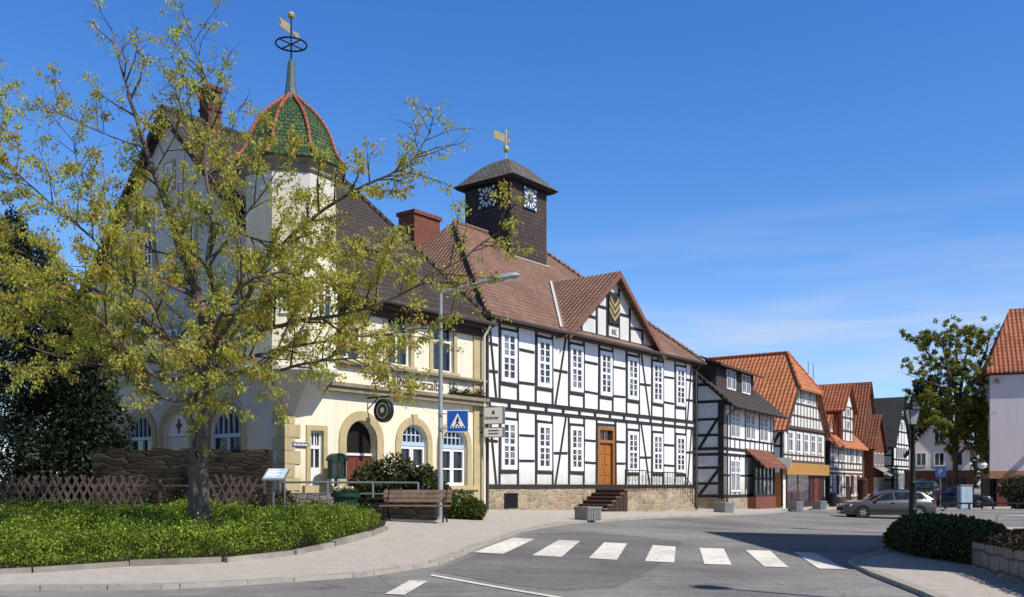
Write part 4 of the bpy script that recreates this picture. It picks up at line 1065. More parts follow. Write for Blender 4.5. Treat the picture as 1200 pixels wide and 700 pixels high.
# ---------------------------------------------------------------- ground, road, pavements, markings
def struct(o): o['kind'] = 'structure'; return o
def sheet(name, poly, off, mat, step=1.0, thick=0.0):
    bm = bmesh.new(); vs = [bm.verts.new((x, y, 0)) for x, y in poly]; bm.faces.new(vs)
    bmesh.ops.triangulate(bm, faces=bm.faces[:])
    xs = [p[0] for p in poly]; ys = [p[1] for p in poly]
    for ax, lo, hi in ((0, min(xs), max(xs)), (1, min(ys), max(ys))):
        k = math.ceil(lo / step) * step
        while k < hi:
            nrm = (1, 0, 0) if ax == 0 else (0, 1, 0); co = (k, 0, 0) if ax == 0 else (0, k, 0)
            bmesh.ops.bisect_plane(bm, geom=bm.verts[:] + bm.edges[:] + bm.faces[:], plane_co=co, plane_no=nrm, dist=1e-5)
            k += step
    bm.verts.ensure_lookup_table()
    z = GV([v.co.x for v in bm.verts], [v.co.y for v in bm.verts])
    for v, zz in zip(bm.verts, z): v.co.z = zz + off
    if thick:
        edges = [e for e in bm.edges if e.is_boundary]
        r = bmesh.ops.extrude_edge_only(bm, edges=edges)
        for v in [g for g in r['geom'] if isinstance(g, bmesh.types.BMVert)]: v.co.z -= thick
    me = bpy.data.meshes.new(name); bm.to_mesh(me); bm.free(); me.materials.append(mat); autouv(me)
    me.polygons.foreach_set('use_smooth', [not thick] * len(me.polygons))
    o = bpy.data.objects.new(name, me); COL.objects.link(o)
    return o

def asphalt(name, col, patch):
    m, nt, b = new_mat(name)
    vec = nt.nodes.new('ShaderNodeNewGeometry').outputs['Position']
    f1 = noise(nt, vec, .22, 6, .6); f2 = noise(nt, vec, 38, 4, .8); f3 = noise(nt, stretch(nt, vec, (.5, 1.6, 1)), .9, 5, .6)
    c = ramp(nt, f1, [(.34, sc_(col, .66)), (.5, col), (.64, sc_(col, 1.25))])
    f4 = noise(nt, stretch(nt, vec, (.35, 2.2, 1)), 1.4, 6, .7)
    c = mixc(nt, 1., c, ramp(nt, f4, [(.35, (.80, .80, .81)), (.62, (1.08, 1.07, 1.06))]), 'MULTIPLY')
    f5 = noise(nt, vec, 9, 5, .75)
    c = mixc(nt, 1., c, ramp(nt, f5, [(.3, (.78, .78, .79)), (.7, (1.12, 1.11, 1.10))]), 'MULTIPLY')
    c = mixc(nt, ramp(nt, f3, [(.55, (0, 0, 0)), (.72, (.5, .5, .5))]), c, patch)
    c = mixc(nt, 1., c, ramp(nt, f2, [(.3, (.55, .55, .56)), (.7, (1.4, 1.39, 1.37))]), 'MULTIPLY')
    vo = nt.nodes.new('ShaderNodeTexVoronoi'); vo.feature = 'DISTANCE_TO_EDGE'; vo.inputs['Scale'].default_value = .22
    nzv = nt.nodes.new('ShaderNodeTexNoise'); nzv.inputs['Scale'].default_value = .8; nzv.inputs['Detail'].default_value = 4
    nt.links.new(vec, nzv.inputs['Vector'])
    va = nt.nodes.new('ShaderNodeVectorMath'); va.operation = 'MULTIPLY_ADD'; nt.links.new(nzv.outputs['Color'], va.inputs[0]); va.inputs[1].default_value = (1.6, 1.6, 0); nt.links.new(vec, va.inputs[2])
    nt.links.new(va.outputs[0], vo.inputs['Vector'])
    crack = ramp(nt, vo.outputs['Distance'], [(.0, (.55, .55, .55)), (.004, (1, 1, 1))])
    c = mixc(nt, 1., c, crack, 'MULTIPLY')
    nt.links.new(c, b.inputs['Base Color']); b.inputs['Roughness'].default_value = .85; b.inputs['Specular IOR Level'].default_value = .3
    bump(nt, b, f2, .35, .01)
    return m
def paving(name, c1, c2, joint, w, h):
    m = masonry(name, c1, c2, joint, w, h, distort=.004, mort=.008, var=.22, bs=.25)
    return m
M['asphalt'] = asphalt('asphalt', (.235, .228, .222), (.16, .157, .155))
M['asphalt_patch'] = asphalt('patched_asphalt', (.175, .170, .167), (.12, .118, .117))
M['paving'] = paving('concrete_paving', (.50, .455, .405), (.465, .425, .38), (.39, .355, .315), .3, .3)
M['kerb'] = masonry('kerb_stone', (.46, .42, .36), (.40, .365, .32), (.18, .16, .14), 1.0, .6, distort=.003, mort=.012, var=.3)
M['edging'] = surf('weathered_edging_stone', (.30, .275, .235), .9, .35, 1.6, .5, 25, world=True, dirt=(.14, .125, .10))
M['mark'] = surf('worn_white_road_paint', (.74, .71, .64), .75, .16, 6, .2, 60, world=True, dirt=(.42, .40, .37))
def wear(m):
    nt = m.node_tree; b = nt.nodes['Principled BSDF']; src = b.inputs['Base Color'].links[0].from_socket
    vec = nt.nodes.new('ShaderNodeNewGeometry').outputs['Position']
    f_ = noise(nt, stretch(nt, vec, (1.2, .5, 1)), 7., 8, .78)
    nt.links.new(mixc(nt, ramp(nt, f_, [(.56, (0, 0, 0)), (.64, (.75, .75, .75))]), src, (.20, .19, .18)), b.inputs['Base Color'])
wear(M['mark'])
M['earth'] = surf('ground_earth', (.115, .105, .092), .95, .25, .7, .3, 20, world=True)

gv = [-1600, -700, -320, -160] + list(range(-100, 101, 4)) + [160, 320, 700, 1600]
vs = [(x, y) for y in gv for x in gv]; zz = GV([p[0] for p in vs], [p[1] for p in vs]); n = len(gv)
me = bpy.data.meshes.new('ground'); me.from_pydata([(x, y, z - .06) for (x, y), z in zip(vs, zz)], [], [(j * n + i, j * n + i + 1, (j + 1) * n + i + 1, (j + 1) * n + i) for j in range(n - 1) for i in range(n - 1)])
me.materials.append(M['earth']); autouv(me); me.polygons.foreach_set('use_smooth', [True] * len(me.polygons))
o = bpy.data.objects.new('ground', me); COL.objects.link(o); struct(o)

KERB_L = [GP(*p) for p in ((-260, 690), (0, 692), (190, 691), (290, 686), (430, 676), (513, 663), (557, 645), (610, 624), (680, 613), (760, 608), (850, 604.5), (905, 602))]
KERB_L += [(15.6, 53.0), (20.2, 60.5), (25.5, 68.0), (31.5, 77.5), (39, 90)]
KERB_R = [GP(*p) for p in ((1110, 712), (1077, 697), (1021, 675), (994, 661), (1004, 655.5), (1030, 651), (1034, 640), (1038, 624))]
road = [(-60, 13.9), (-60, -30), (45, -30), (45, 6), (9.2, 11.5)] + KERB_R + [(20, 36), (60, 36), (60, 62), (36, 62), (41, 76), (46, 92)] + KERB_L[::-1]
struct(sheet('road', road, 0.0, M['asphalt'], 1.0))
pl_ = [(-60, 14.5)] + KERB_L + [(36, 97), (24, 90), (10, 64), (4, 54), (-14, 44), (-60, 40)]
struct(sheet('pavement', pl_, .065, M['paving'], 1.0, .12))
pr_ = KERB_R + [(16, 36), (60, 36), (60, 8), (40, 5), (9.2, 11.5)]
struct(sheet('pavement', pr_, .065, M['paving'], 1.0, .12))
struct(sheet('pavement', [(23.5, 62), (60, 62), (60, 66), (48, 95), (47, 95), (42, 76), (36, 62)], .06, M['paving'], 2.0, .12)) if False else None
struct(sheet('pavement', [(24, 62), (60, 62), (60, 100), (50, 100), (45.5, 88), (37, 68)], .07, M['paving'], 2.0, .14))
def kerb(pts, w, h, name='kerb', left=True):
    mb = MB()
    for i in range(len(pts) - 1):
        a = Vector((*pts[i], 0)); b = Vector((*pts[i + 1], 0)); L = (b - a).length; m_ = max(1, int(L / 1.0)); d = (b - a) / m_
        nn = Vector((-d.y, d.x, 0)).normalized() * w * (1 if left else -1)
        for k in range(m_):
            p, q = a + d * k, a + d * (k + RNG.uniform(.965, .985)); h0 = h; h = h + (RNG.uniform(-.025, .012) if name == 'bed_edging' else RNG.uniform(-.006, .004))
            zp, zq = G(p.x, p.y), G(q.x, q.y)
            mb.ext([(p.x, p.y, zp + h), (q.x, q.y, zq + h), (q.x + nn.x, q.y + nn.y, zq + h), (p.x + nn.x, p.y + nn.y, zp + h)], (0, 0, -h - .1)); h = h0
    return struct(mb.build(name, M['edging'] if name == 'bed_edging' else M['kerb']))
def offset_pts(pts, d):
    out = []
    for i, p in enumerate(pts):
        a = Vector(pts[max(i - 1, 0)]); b = Vector(pts[min(i + 1, len(pts) - 1)]); t_ = (b - a).normalized(); out.append((p[0] - t_.y * d, p[1] + t_.x * d))
    return out
kerb(offset_pts(KERB_L, -.01), .22, .075); kerb(offset_pts(KERB_R, .01), .2, .075, left=False)
ZEB = [((555, 647.3), (590, 649), (626.7, 631.7), (601.7, 630)), ((624, 650.7), (658, 652.7), (680, 634), (655, 632.7)),
       ((690, 654), (723, 656), (735, 637), (708, 635.7)), ((755.7, 657.3), (790, 659.3), (792, 640.7), (765, 639)),
       ((825.5, 661), (857.7, 662), (848, 643), (819.5, 642)), ((895.5, 664), (924.5, 665), (902.5, 645.5), (873.8, 644.7)),
       ((960, 666.5), (993.5, 667), (955, 648), (931, 647))]
struct(sheet('road_patch', [GP(*p, off=.005) for p in ((508, 669), (532, 660), (556, 651), (585, 637), (614, 626), (690, 623), (742, 628), (801, 635), (788, 650), (765, 667), (722, 688), (660, 692), (600, 686))], .005, M['asphalt_patch'], 1.0))
for q in ZEB: struct(sheet('crossing_stripe', [GP(*p, off=.012) for p in q], .012, M['mark'], .5))
struct(sheet('lane_dash', [GP(*p, off=.012) for p in ((451, 696), (474, 697), (501, 681), (480, 680))], .012, M['mark'], .5))
struct(sheet('lane_dash', [GP(*p, off=.012) for p in ((386, 731), (420, 733), (444, 715), (418, 713))], .012, M['mark'], .5))
struct(sheet('edge_line', [GP(*p, off=.012) for p in ((505, 673), (655, 699), (740, 714), (740, 717), (655, 701.3), (505, 674.6))], .012, M['mark'], .5))
# planted bed with its edging stones
BED_F = [GP(*p) for p in ((-240, 690), (0, 677), (38, 675), (153, 667), (262, 663), (341, 654), (387, 644), (430, 632), (449, 624))]
BED = BED_F + [(-3.35, 25.2), (-5, 25.6), (-8, 25.2), (-13, 24.4), (-26, 23.5)]
struct(sheet('planting_bed', BED, .10, M['soil'], .8, .1))
kerb(BED_F, .14, .17, 'bed_edging', left=False)

# ---------------------------------------------------------------- planting
def inpoly(poly, x, y):
    c = np.zeros(len(x), bool); n = len(poly)
    for i in range(n):
        x1, y1 = poly[i]; x2, y2 = poly[(i + 1) % n]
        k = ((y1 > y) != (y2 > y)) & (x < (x2 - x1) * (y - y1) / (y2 - y1 + 1e-12) + x1); c ^= k
    return c
def segdist(poly, x, y, closed=True):
    d = np.full(len(x), 1e9); n = len(poly)
    for i in range(n if closed else n - 1):
        a = np.array(poly[i]); b = np.array(poly[(i + 1) % n]); ab = b - a
        t_ = np.clip(((x - a[0]) * ab[0] + (y - a[1]) * ab[1]) / (ab @ ab + 1e-9), 0, 1)
        d = np.minimum(d, np.hypot(x - a[0] - t_ * ab[0], y - a[1] - t_ * ab[1]))
    return d
def lump(x, y, s=1.0, seed=0):
    r = np.random.default_rng(seed); o = np.zeros(len(x))
    for k in range(14):
        a = r.uniform(0, 6.28); f_ = r.uniform(.6, 3.2) / s; o += np.sin((x * math.cos(a) + y * math.sin(a)) * f_ + r.uniform(0, 6.28)) / 5
    return o
def pick(cols, n, jitter=.2, w=None):
    cols = np.array(cols); c = cols[NP.choice(len(cols), n, p=w)]
    return c * NP.uniform(1 - jitter, 1 + jitter, (n, 1))
# ground cover
bp = offset_pts(BED_F, .10); bed = bp + [(-3.5, 25.0), (-5, 25.4), (-8, 25.0), (-13, 24.2), (-17, 23.8), (-17, 16)]
x = NP.uniform(-15.5, -2.6, 700000); y = NP.uniform(13.5, 25.6, 700000)
k = inpoly(bed, x, y); x, y = x[k], y[k]
keep = NP.uniform(size=len(x)) < np.clip(1.15 - (y - 15) * .045, .5, 1); x, y = x[keep][:210000], y[keep][:210000]
de = segdist(bed, x, y, False)
h = np.minimum(np.where(y > 20.5, .30, .40), .14 + de * .6) * np.clip(1 + .42 * lump(x, y, .9, 3) + .36 * lump(x, y, .25, 4) + NP.exponential(.10, len(x)) * (NP.uniform(size=len(x)) < .12) * 3, .15, 2.4)
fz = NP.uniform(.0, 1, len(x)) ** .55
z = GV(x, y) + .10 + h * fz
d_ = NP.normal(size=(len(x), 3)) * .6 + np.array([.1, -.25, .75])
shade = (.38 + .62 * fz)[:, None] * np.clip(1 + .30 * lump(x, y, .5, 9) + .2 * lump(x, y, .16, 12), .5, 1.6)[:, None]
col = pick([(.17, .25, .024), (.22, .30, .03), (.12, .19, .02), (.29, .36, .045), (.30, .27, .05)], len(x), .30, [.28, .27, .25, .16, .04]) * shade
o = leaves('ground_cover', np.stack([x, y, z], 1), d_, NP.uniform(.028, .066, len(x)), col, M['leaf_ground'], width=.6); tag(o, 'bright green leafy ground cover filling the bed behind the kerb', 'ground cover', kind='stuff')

def crown(name, pos_fn, n, cols, size, mat, parent, width=.5, droop=(0, 0, 0), jitter=.25, w=None):
    pos, nor = pos_fn(n)
    d = NP.normal(size=(len(pos), 3)) * .7 + nor * .6 + np.array(droop)
    return leaves(name, pos, d, NP.uniform(size[0], size[1], len(pos)), pick(cols, len(pos), jitter, w), mat, parent, width)
def blob(c, r, rough=.25, seed=0, hollow=.55):
    """leaf positions through the outer part of a lumpy ellipsoid"""
    c = np.array(c); r = np.array(r)
    def fn(n):
        v = NP.normal(size=(n, 3)); v /= np.linalg.norm(v, axis=1)[:, None]
        q = np.random.default_rng(seed); b = np.zeros(n)
        for k in range(16):
            dv = q.normal(size=3); dv /= np.linalg.norm(dv); b += np.maximum(0, (v @ dv - .72)) * q.uniform(.5, 2.2)
        s = (hollow + (1 - hollow) * NP.uniform(size=n) ** .5) * (1 - rough * .5 + rough * b)
        return c + v * r * s[:, None], v
    return fn
def multi(fns):
    def fn(n):
        a = [f_(n // len(fns)) for f_ in fns]
        return np.concatenate([p for p, _ in a]), np.concatenate([q for _, q in a])
    return fn
def bush(name, label, cat, base, blobs, n, cols, size, mat, w=None, group=None, width=.5):
    t = thing(name, label, cat, base, 0, group); ZOFF[0] = 0
    b = Vector(base)
    st = MB()
    for (c, r) in blobs:
        for k in range(3): st.tube([(0, 0, -.05), (c[0] * .6 + RNG.uniform(-.1, .1), c[1] * .6, c[2] * .5), (c[0] + RNG.uniform(-.2, .2) * r[0], c[1] + RNG.uniform(-.2, .2) * r[1], c[2] + r[2] * .4)], [.03, .022, .01], 5)
    st.build('stem', M['twig'], t)
    crown('crown', multi([blob(c, r, .3, i + 3) for i, (c, r) in enumerate(blobs)]), n, cols, size, mat, t, width, w=w)
    return t
DARK = [(.012, .020, .010), (.018, .028, .012), (.009, .014, .008), (.026, .036, .014)]
# two dark evergreens on the left
for i, (px_, Y, ht, rx, lab) in enumerate(((22, 28.5, 8.7, 2.5, 'dark evergreen tree at the far left edge behind the lattice fence'), (84, 27.8, 6.6, 1.25, 'smaller dark evergreen tree between the left edge tree and the old wall'))):
    X = (px_ - CX) * Y / F; gz_ = G(X, Y)
    t = thing('evergreen_tree', lab, 'tree', (X, Y, gz_), 0, 'dark evergreens behind the fence')
    MB().tube([(0, 0, -.1), (.05, 0, 2), (0, .05, ht * .8)], [.2, .15, .03], 8).build('trunk', M['bark'], t, True)
    fns = []
    for k in range(13):
        hz_ = .6 + (ht - 1.2) * k / 12; r_ = rx * (1 - (k / 13) ** 1.6) + .35
        a = k * 2.4; fns.append(blob((math.cos(a) * r_ * .35, math.sin(a) * r_ * .35, hz_), (r_ * .85, r_ * .85, .85), .5, k + 20 * i, .5))
    crown('crown', multi(fns), 40000, DARK, (.08, .19), M['leaf_dark'], t, .42, (0, 0, -.25))
# box hedge on the right
A_, B_ = Vector((9.75, 22.6, 0)), Vector((9.75, 17.6, 0))
hp = [GP(1035, 646), GP(1062, 655), GP(1100, 661), GP(1140, 668), (9.75, 17.9), (10.9, 21.5), (11.0, 23.8), (10.0, 24.2)]
hx_ = sum(p[0] for p in hp) / len(hp); hy_ = sum(p[1] for p in hp) / len(hp)
t = thing('hedge', 'low dark clipped box hedge in the shade, left end of the grey stone wall', 'hedge', (hx_, hy_, G(hx_, hy_)))
def hedge_pts(poly, hmax, n, edge=.55):
    xs = [p[0] for p in poly]; ys = [p[1] for p in poly]
    x = NP.uniform(min(xs), max(xs), n * 3); y = NP.uniform(min(ys), max(ys), n * 3); k = inpoly(poly, x, y); x, y = x[k][:n], y[k][:n]
    de = segdist(poly, x, y); prof = np.sqrt(np.clip(1 - (1 - np.clip(de / edge, 0, 1)) ** 2, 0, 1))
    hh = hmax * (.25 + .75 * prof) * (1 + .07 * lump(x, y, .6, 7)); fz = NP.uniform(size=len(x)) ** .35
    return x, y, GV(x, y) + hh * fz, fz
x, y, z, fz = hedge_pts(hp, .83, 30000)
pos = np.stack([x - hx_, y - hy_, z - G(hx_, hy_)], 1)
leaves('foliage', pos, NP.normal(size=(len(x), 3)) * .7 + np.array([0, -.2, .5]), NP.uniform(.05, .10, len(x)), pick([(.045, .07, .018), (.065, .095, .022), (.028, .046, .014)], len(x), .3), M['leaf_dark'], t, .6)
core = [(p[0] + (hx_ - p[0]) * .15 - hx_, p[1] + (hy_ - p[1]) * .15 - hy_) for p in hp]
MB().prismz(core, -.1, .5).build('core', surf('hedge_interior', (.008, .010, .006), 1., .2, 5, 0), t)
# grey stone wall right of the hedge, creepers on top
wa = GP(1139, 670); wb = GP(1200, 691); dv = Vector((wb[0] - wa[0], wb[1] - wa[1])).normalized(); wc = Vector(wa) + dv * 6.5
mb = MB(); nn = Vector((-dv.y, dv.x))
pts = [Vector(wa), wc, wc + nn * .4, Vector(wa) + nn * .4]
mb.prismz([tuple(p) for p in pts], -.3, .60); wo = mb.build('garden_wall', M['greywall']); tag(wo, 'low grey rough block wall right of the hedge, topped by brown creeper', 'wall')
wp = [tuple(Vector(wa) + nn * -.06), tuple(wc + nn * -.06), tuple(wc + nn * 1.4), tuple(Vector(wa) + nn * 1.4)]
x, y, z, fz = hedge_pts(wp, .22, 9000, .3)
t = thing('creeper', 'brown and green creeper along the top of the grey wall', 'creeper', (wa[0], wa[1], .6))
st = MB(); st.tube([(0.1, .1, -.02), (dv.x * 2 + .1, dv.y * 2 + .1, .03), (dv.x * 4, dv.y * 4 + .2, .03)], .02, 5); st.build('stem', M['twig'], t)
leaves('foliage', np.stack([x - wa[0], y - wa[1], .0 + (z - GV(x, y))], 1), NP.normal(size=(len(x), 3)) + np.array([0, 0, .4]), NP.uniform(.05, .10, len(x)), pick([(.05, .03, .016), (.035, .022, .012), (.04, .05, .016), (.022, .016, .010)], len(x), .3), M['leaf_dark'], t, .55)
# ---------------------------------------------------------------- trees
def grow(name, label, base, limbs, nleaf, leafcols, leafsize, mat_leaf, sub=(5, 9), sublen=(.7, 1.8), twigs=(4, 7), twiglen=(.25, .6), group=None, w=None, seed=3, hang=.6, per=6, start=.28, dens=None, trunk='bark', uplift=.25):
    """limbs: list of (points relative to base, radii).  Branches, twigs and leaf bunches are grown from them."""
    r = random.Random(seed); t = thing(name, label, 'tree', base, 0, group); ZOFF[0] = 0
    mb = MB(); tw = MB(); spots = []
    for pts, r0, r1 in limbs:
        pts = [Vector(p) for p in pts]
        # smooth with catmull-rom, slight wobble
        P_ = [pts[0]] + pts + [pts[-1]]; sm = []
        for i in range(1, len(P_) - 2):
            for k in range(4):
                s = k / 4; a, b, c, d = P_[i - 1:i + 3]
                sm.append(.5 * ((2 * b) + (c - a) * s + (2 * a - 5 * b + 4 * c - d) * s * s + (3 * b - a - 3 * c + d) * s ** 3) + Vector((r.uniform(-1, 1), r.uniform(-1, 1), r.uniform(-1, 1))) * .018)
        sm.append(pts[-1]); m_ = len(sm)
        rr = [r0 + (r1 - r0) * (i / (m_ - 1)) ** .8 for i in range(m_)]
        mb.tube(sm, rr, 9 if r0 > .08 else 6)
        L = sum((sm[i + 1] - sm[i]).length for i in range(m_ - 1)); ns = int(L * r.uniform(*sub) / 2.2) + 2
        for k in range(ns):
            s = start + (1 - start) * (k + r.random()) / ns; i = min(int(s * (m_ - 1)), m_ - 2); p = sm[i].lerp(sm[i + 1], s * (m_ - 1) - i)
            tan = (sm[i + 1] - sm[i]).normalized(); dr = Vector((r.gauss(0, 1), r.gauss(0, 1), r.gauss(0, 1)))
            dr = (dr - tan * dr.dot(tan)).normalized() * .9 + tan * .75 + Vector((0, 0, uplift)); dr.normalize()
            ln = r.uniform(*sublen) * (1.15 - .5 * s); q1 = p + dr * ln * .5 + Vector((r.uniform(-.1, .1), r.uniform(-.1, .1), r.uniform(-.02, .1))); q2 = q1 + (dr + Vector((r.uniform(-.3, .3), r.uniform(-.3, .3), r.uniform(-.15, .3)))).normalized() * ln * .5
            rb = min(rr[i] * .5, .022) + .004
            tw.tube([p, q1, q2], [rb, rb * .65, .004], 5)
            nt_ = r.randint(*twigs)
            for j in range(nt_):
                s2 = .25 + .75 * (j + r.random()) / nt_; e = p.lerp(q1, s2 * 2) if s2 < .5 else q1.lerp(q2, s2 * 2 - 1)
                d2 = (dr + Vector((r.gauss(0, .8), r.gauss(0, .8), r.gauss(0, .7)))).normalized(); l2 = r.uniform(*twiglen); e2 = e + d2 * l2
                tw.tube([e, e2], [.006, .002], 3, False)
                for u in (.35, .65, 1.): spots.append(e.lerp(e2, u))
            spots.append(q2)
        spots.append(sm[-1])
    mb.build('trunk', M[trunk], t, True)
    tw.build('twigs', M['twig'], t, True)
    S = np.array([tuple(p) for p in spots])
    if dens is not None: S = S[NP.uniform(size=len(S)) < dens(S)]
    idx = NP.choice(len(S), max(1, nleaf // per))
    tone = NP.uniform(size=len(S))
    rep = np.repeat(idx, per); n = len(rep)
    pos = S[rep] + NP.normal(size=(n, 3)) * np.array([.06, .06, .05])
    d = NP.normal(size=(n, 3)) * .55 + np.array([0, 0, -hang])
    cols = np.array(leafcols); kcol = np.clip((tone[rep] + NP.normal(size=n) * .18) * len(cols), 0, len(cols) - 1).astype(int)
    col = cols[kcol] * NP.uniform(.75, 1.25, (n, 1))
    leaves('crown', pos, d, NP.uniform(leafsize[0], leafsize[1], n), col, mat_leaf, t, .42)
    return t
TY = 20.0; tb = P(236, 600, TY); tb.z = G(tb.x, tb.y) + .08
def rel(seq):
    out = []
    for px_, py_, dy in seq:
        p = P(px_, py_, TY + dy); out.append(p - tb)
    return out
LIMBS = [([(0, 0, -.15)] + rel([(234, 600, 0), (233, 545, 0), (237, 490, 0), (236, 440, 0), (240, 400, 0), (234, 350, .1), (215, 300, .2), (200, 255, .2), (180, 200, .2), (160, 140, .2), (145, 90, .2), (131, 33, .2)]), .275, .010),
    (rel([(239, 405, 0), (252, 350, -.3), (244, 305, -.5), (249, 250, -.6), (240, 190, -.6), (250, 130, -.6), (237, 80, -.5), (221, 30, -.5)]), .10, .008),
    (rel([(238, 420, 0), (275, 370, -.5), (320, 300, -.8), (380, 245, -1), (440, 212, -1.2), (480, 192, -1.3), (506, 152, -1.3)]), .095, .010),
    (rel([(238, 440, 0), (290, 420, .5), (350, 405, .8), (420, 395, 1), (490, 385, 1.1), (548, 360, 1.2)]), .085, .010),
    (rel([(240, 415, 0), (300, 390, -1), (360, 375, -1.4), (430, 362, -1.6), (500, 328, -1.8), (560, 290, -1.9), (598, 262, -2)]), .085, .008),
    (rel([(236, 430, 0), (190, 395, .6), (150, 365, .9), (105, 335, 1.2), (60, 312, 1.3), (-5, 285, 1.4), (-60, 275, 1.5)]), .10, .012),
    (rel([(236, 440, 0), (190, 445, -.6), (160, 420, -1), (120, 380, -1.4), (70, 350, -1.8), (0, 330, -2), (-60, 320, -2.2)]), .085, .010),
    (rel([(232, 350, .1), (190, 330, -.4), (140, 308, -.8), (95, 268, -1), (45, 225, -1.1), (5, 185, -1.2), (-15, 120, -1.2)]), .06, .008),
    (rel([(236, 455, 0), (205, 470, -.6), (165, 452, -1.2), (130, 432, -1.6), (80, 420, -1.9), (20, 402, -2.2)]), .07, .009),
    (rel([(238, 432, 0), (300, 438, -1.3), (365, 425, -1.8), (430, 420, -2.1), (478, 436, -2.2)]), .07, .008),
    (rel([(246, 310, -.5), (285, 255, -.9), (315, 215, -1), (335, 170, -1)]), .045, .007),
    (rel([(216, 302, .2), (170, 288, .8), (130, 250, 1.1), (95, 205, 1.2), (85, 160, 1.3)]), .05, .007),
    (rel([(200, 255, .2), (230, 215, .9), (262, 190, 1.2), (268, 150, 1.3)]), .035, .006),
    (rel([(180, 205, .2), (200, 170, -.4), (215, 130, -.5), (222, 105, -.5)]), .03, .005),
    (rel([(170, 175, .2), (130, 160, .5), (95, 145, .6), (85, 140, .6)]), .025, .005),
    (rel([(240, 415, 0), (270, 395, 1.2), (310, 350, 2), (350, 310, 2.4), (385, 290, 2.6)]), .07, .008),
    (rel([(236, 430, 0), (200, 400, -1.4), (175, 350, -2.2), (150, 330, -2.6), (120, 300, -2.8)]), .07, .008),
    (rel([(240, 410, 0), (265, 360, -1.5), (290, 330, -2.2), (330, 320, -2.6), (370, 330, -2.8)]), .07, .008),
    (rel([(236, 440, 0), (180, 425, 1.4), (120, 400, 2.0), (60, 380, 2.3), (10, 370, 2.4)]), .07, .008),
    (rel([(236, 450, 0), (245, 445, -1.4), (250, 430, -2.2), (256, 440, -2.8)]), .05, .007),
    (rel([(250, 260, -.6), (300, 280, -1.2), (350, 290, -1.5), (420, 300, -1.6), (470, 305, -1.7)]), .05, .007)]
LC = [(.44, .30, .09), (.52, .42, .10), (.52, .48, .10), (.48, .48, .09), (.40, .43, .08), (.50, .50, .10), (.56, .53, .13)]
tree = grow('street_tree', 'sparse spring tree with yellow-green young leaves standing in the planted bed', tb, [(p, a * (.72 if i else .95), b) for i, (p, a, b) in enumerate(LIMBS)], 76000, LC, (.05, .112), M['leaf'], sub=(6, 9), sublen=(.7, 1.5), twigs=(4, 7), twiglen=(.2, .5), hang=.75, per=7, dens=lambda S: np.clip(1.15 - np.maximum(0, S[:, 2] - 5.8) * .20, .32, 1) * np.clip(1.2 - .30 * np.maximum(0, S[:, 0] - 2.6), .2, 1) * np.where(S[:, 2] < 2.75, .45, 1), start=.16)
# big tree at the right, thin topped, and dark evergreens beside it
TY2 = 70.0
def rel2(base, seq, Y): return [P(a, b, Y + c) - base for a, b, c in seq]
b2 = P(1118, 575, TY2); b2.z = G(b2.x, b2.y)
L2 = [([(0, 0, -.2)] + rel2(b2, [(1120, 540, 0), (1122, 490, 0), (1128, 440, 0), (1132, 418, 0), (1137, 402, 0)], TY2), .24, .05),
      (rel2(b2, [(1122, 480, 0), (1116, 440, .5), (1100, 428, .5), (1088, 415, .6), (1080, 405, .6)], TY2), .18, .03),
      (rel2(b2, [(1124, 470, 0), (1112, 440, -1), (1106, 410, -1), (1103, 402, -1)], TY2), .16, .03),
      (rel2(b2, [(1122, 480, 0), (1140, 450, 1), (1152, 420, 1), (1157, 408, 1), (1159, 396, 1)], TY2), .2, .03),
      (rel2(b2, [(1122, 490, 0), (1146, 470, -1), (1156, 455, -1.2), (1166, 440, -1.5)], TY2), .16, .03),
      (rel2(b2, [(1121, 535, 0), (1136, 522, -2), (1148, 522, -2.5), (1158, 530, -3)], TY2), .12, .03), (rel2(b2, [(1121, 500, 0), (1128, 470, -3), (1138, 455, -4), (1150, 440, -4.5)], TY2), .12, .03),
      (rel2(b2, [(1128, 440, 0), (1120, 415, .5), (1122, 395, .5)], TY2), .12, .03),
      (rel2(b2, [(1122, 470, 0), (1104, 455, -1), (1090, 448, -1.2), (1080, 446, -1.4)], TY2), .14, .03),
      (rel2(b2, [(1121, 510, 0), (1140, 500, -1), (1152, 495, -1), (1160, 500, -1)], TY2), .14, .03),
      (rel2(b2, [(1121, 500, 0), (1104, 480, 1), (1092, 470, 1.2), (1082, 465, 1.5)], TY2), .14, .03),
      (rel2(b2, [(1121, 500, 0), (1135, 475, -2), (1150, 480, -2.5), (1160, 490, -3)], TY2), .14, .03),
      (rel2(b2, [(1121, 500, 0), (1112, 490, -2), (1100, 488, -3), (1090, 490, -3.5)], TY2), .14, .03)]
hh = b2.z
def dens2(S): return np.clip((9.2 - S[:, 2]) / 3.2, .22, 1)
GC = [(.16, .18, .03), (.22, .24, .04), (.28, .29, .05), (.34, .32, .07), (.12, .13, .03)]
grow('tall_tree', 'tall green tree with thin bare top beside the pink house', b2, L2, 46000, GC, (.13, .27), M['leaf'], sub=(4, 6), sublen=(1.2, 2.6), twigs=(4, 6), twiglen=(.5, 1.1), hang=.1, per=5, seed=8, start=.15, dens=dens2, uplift=.4)
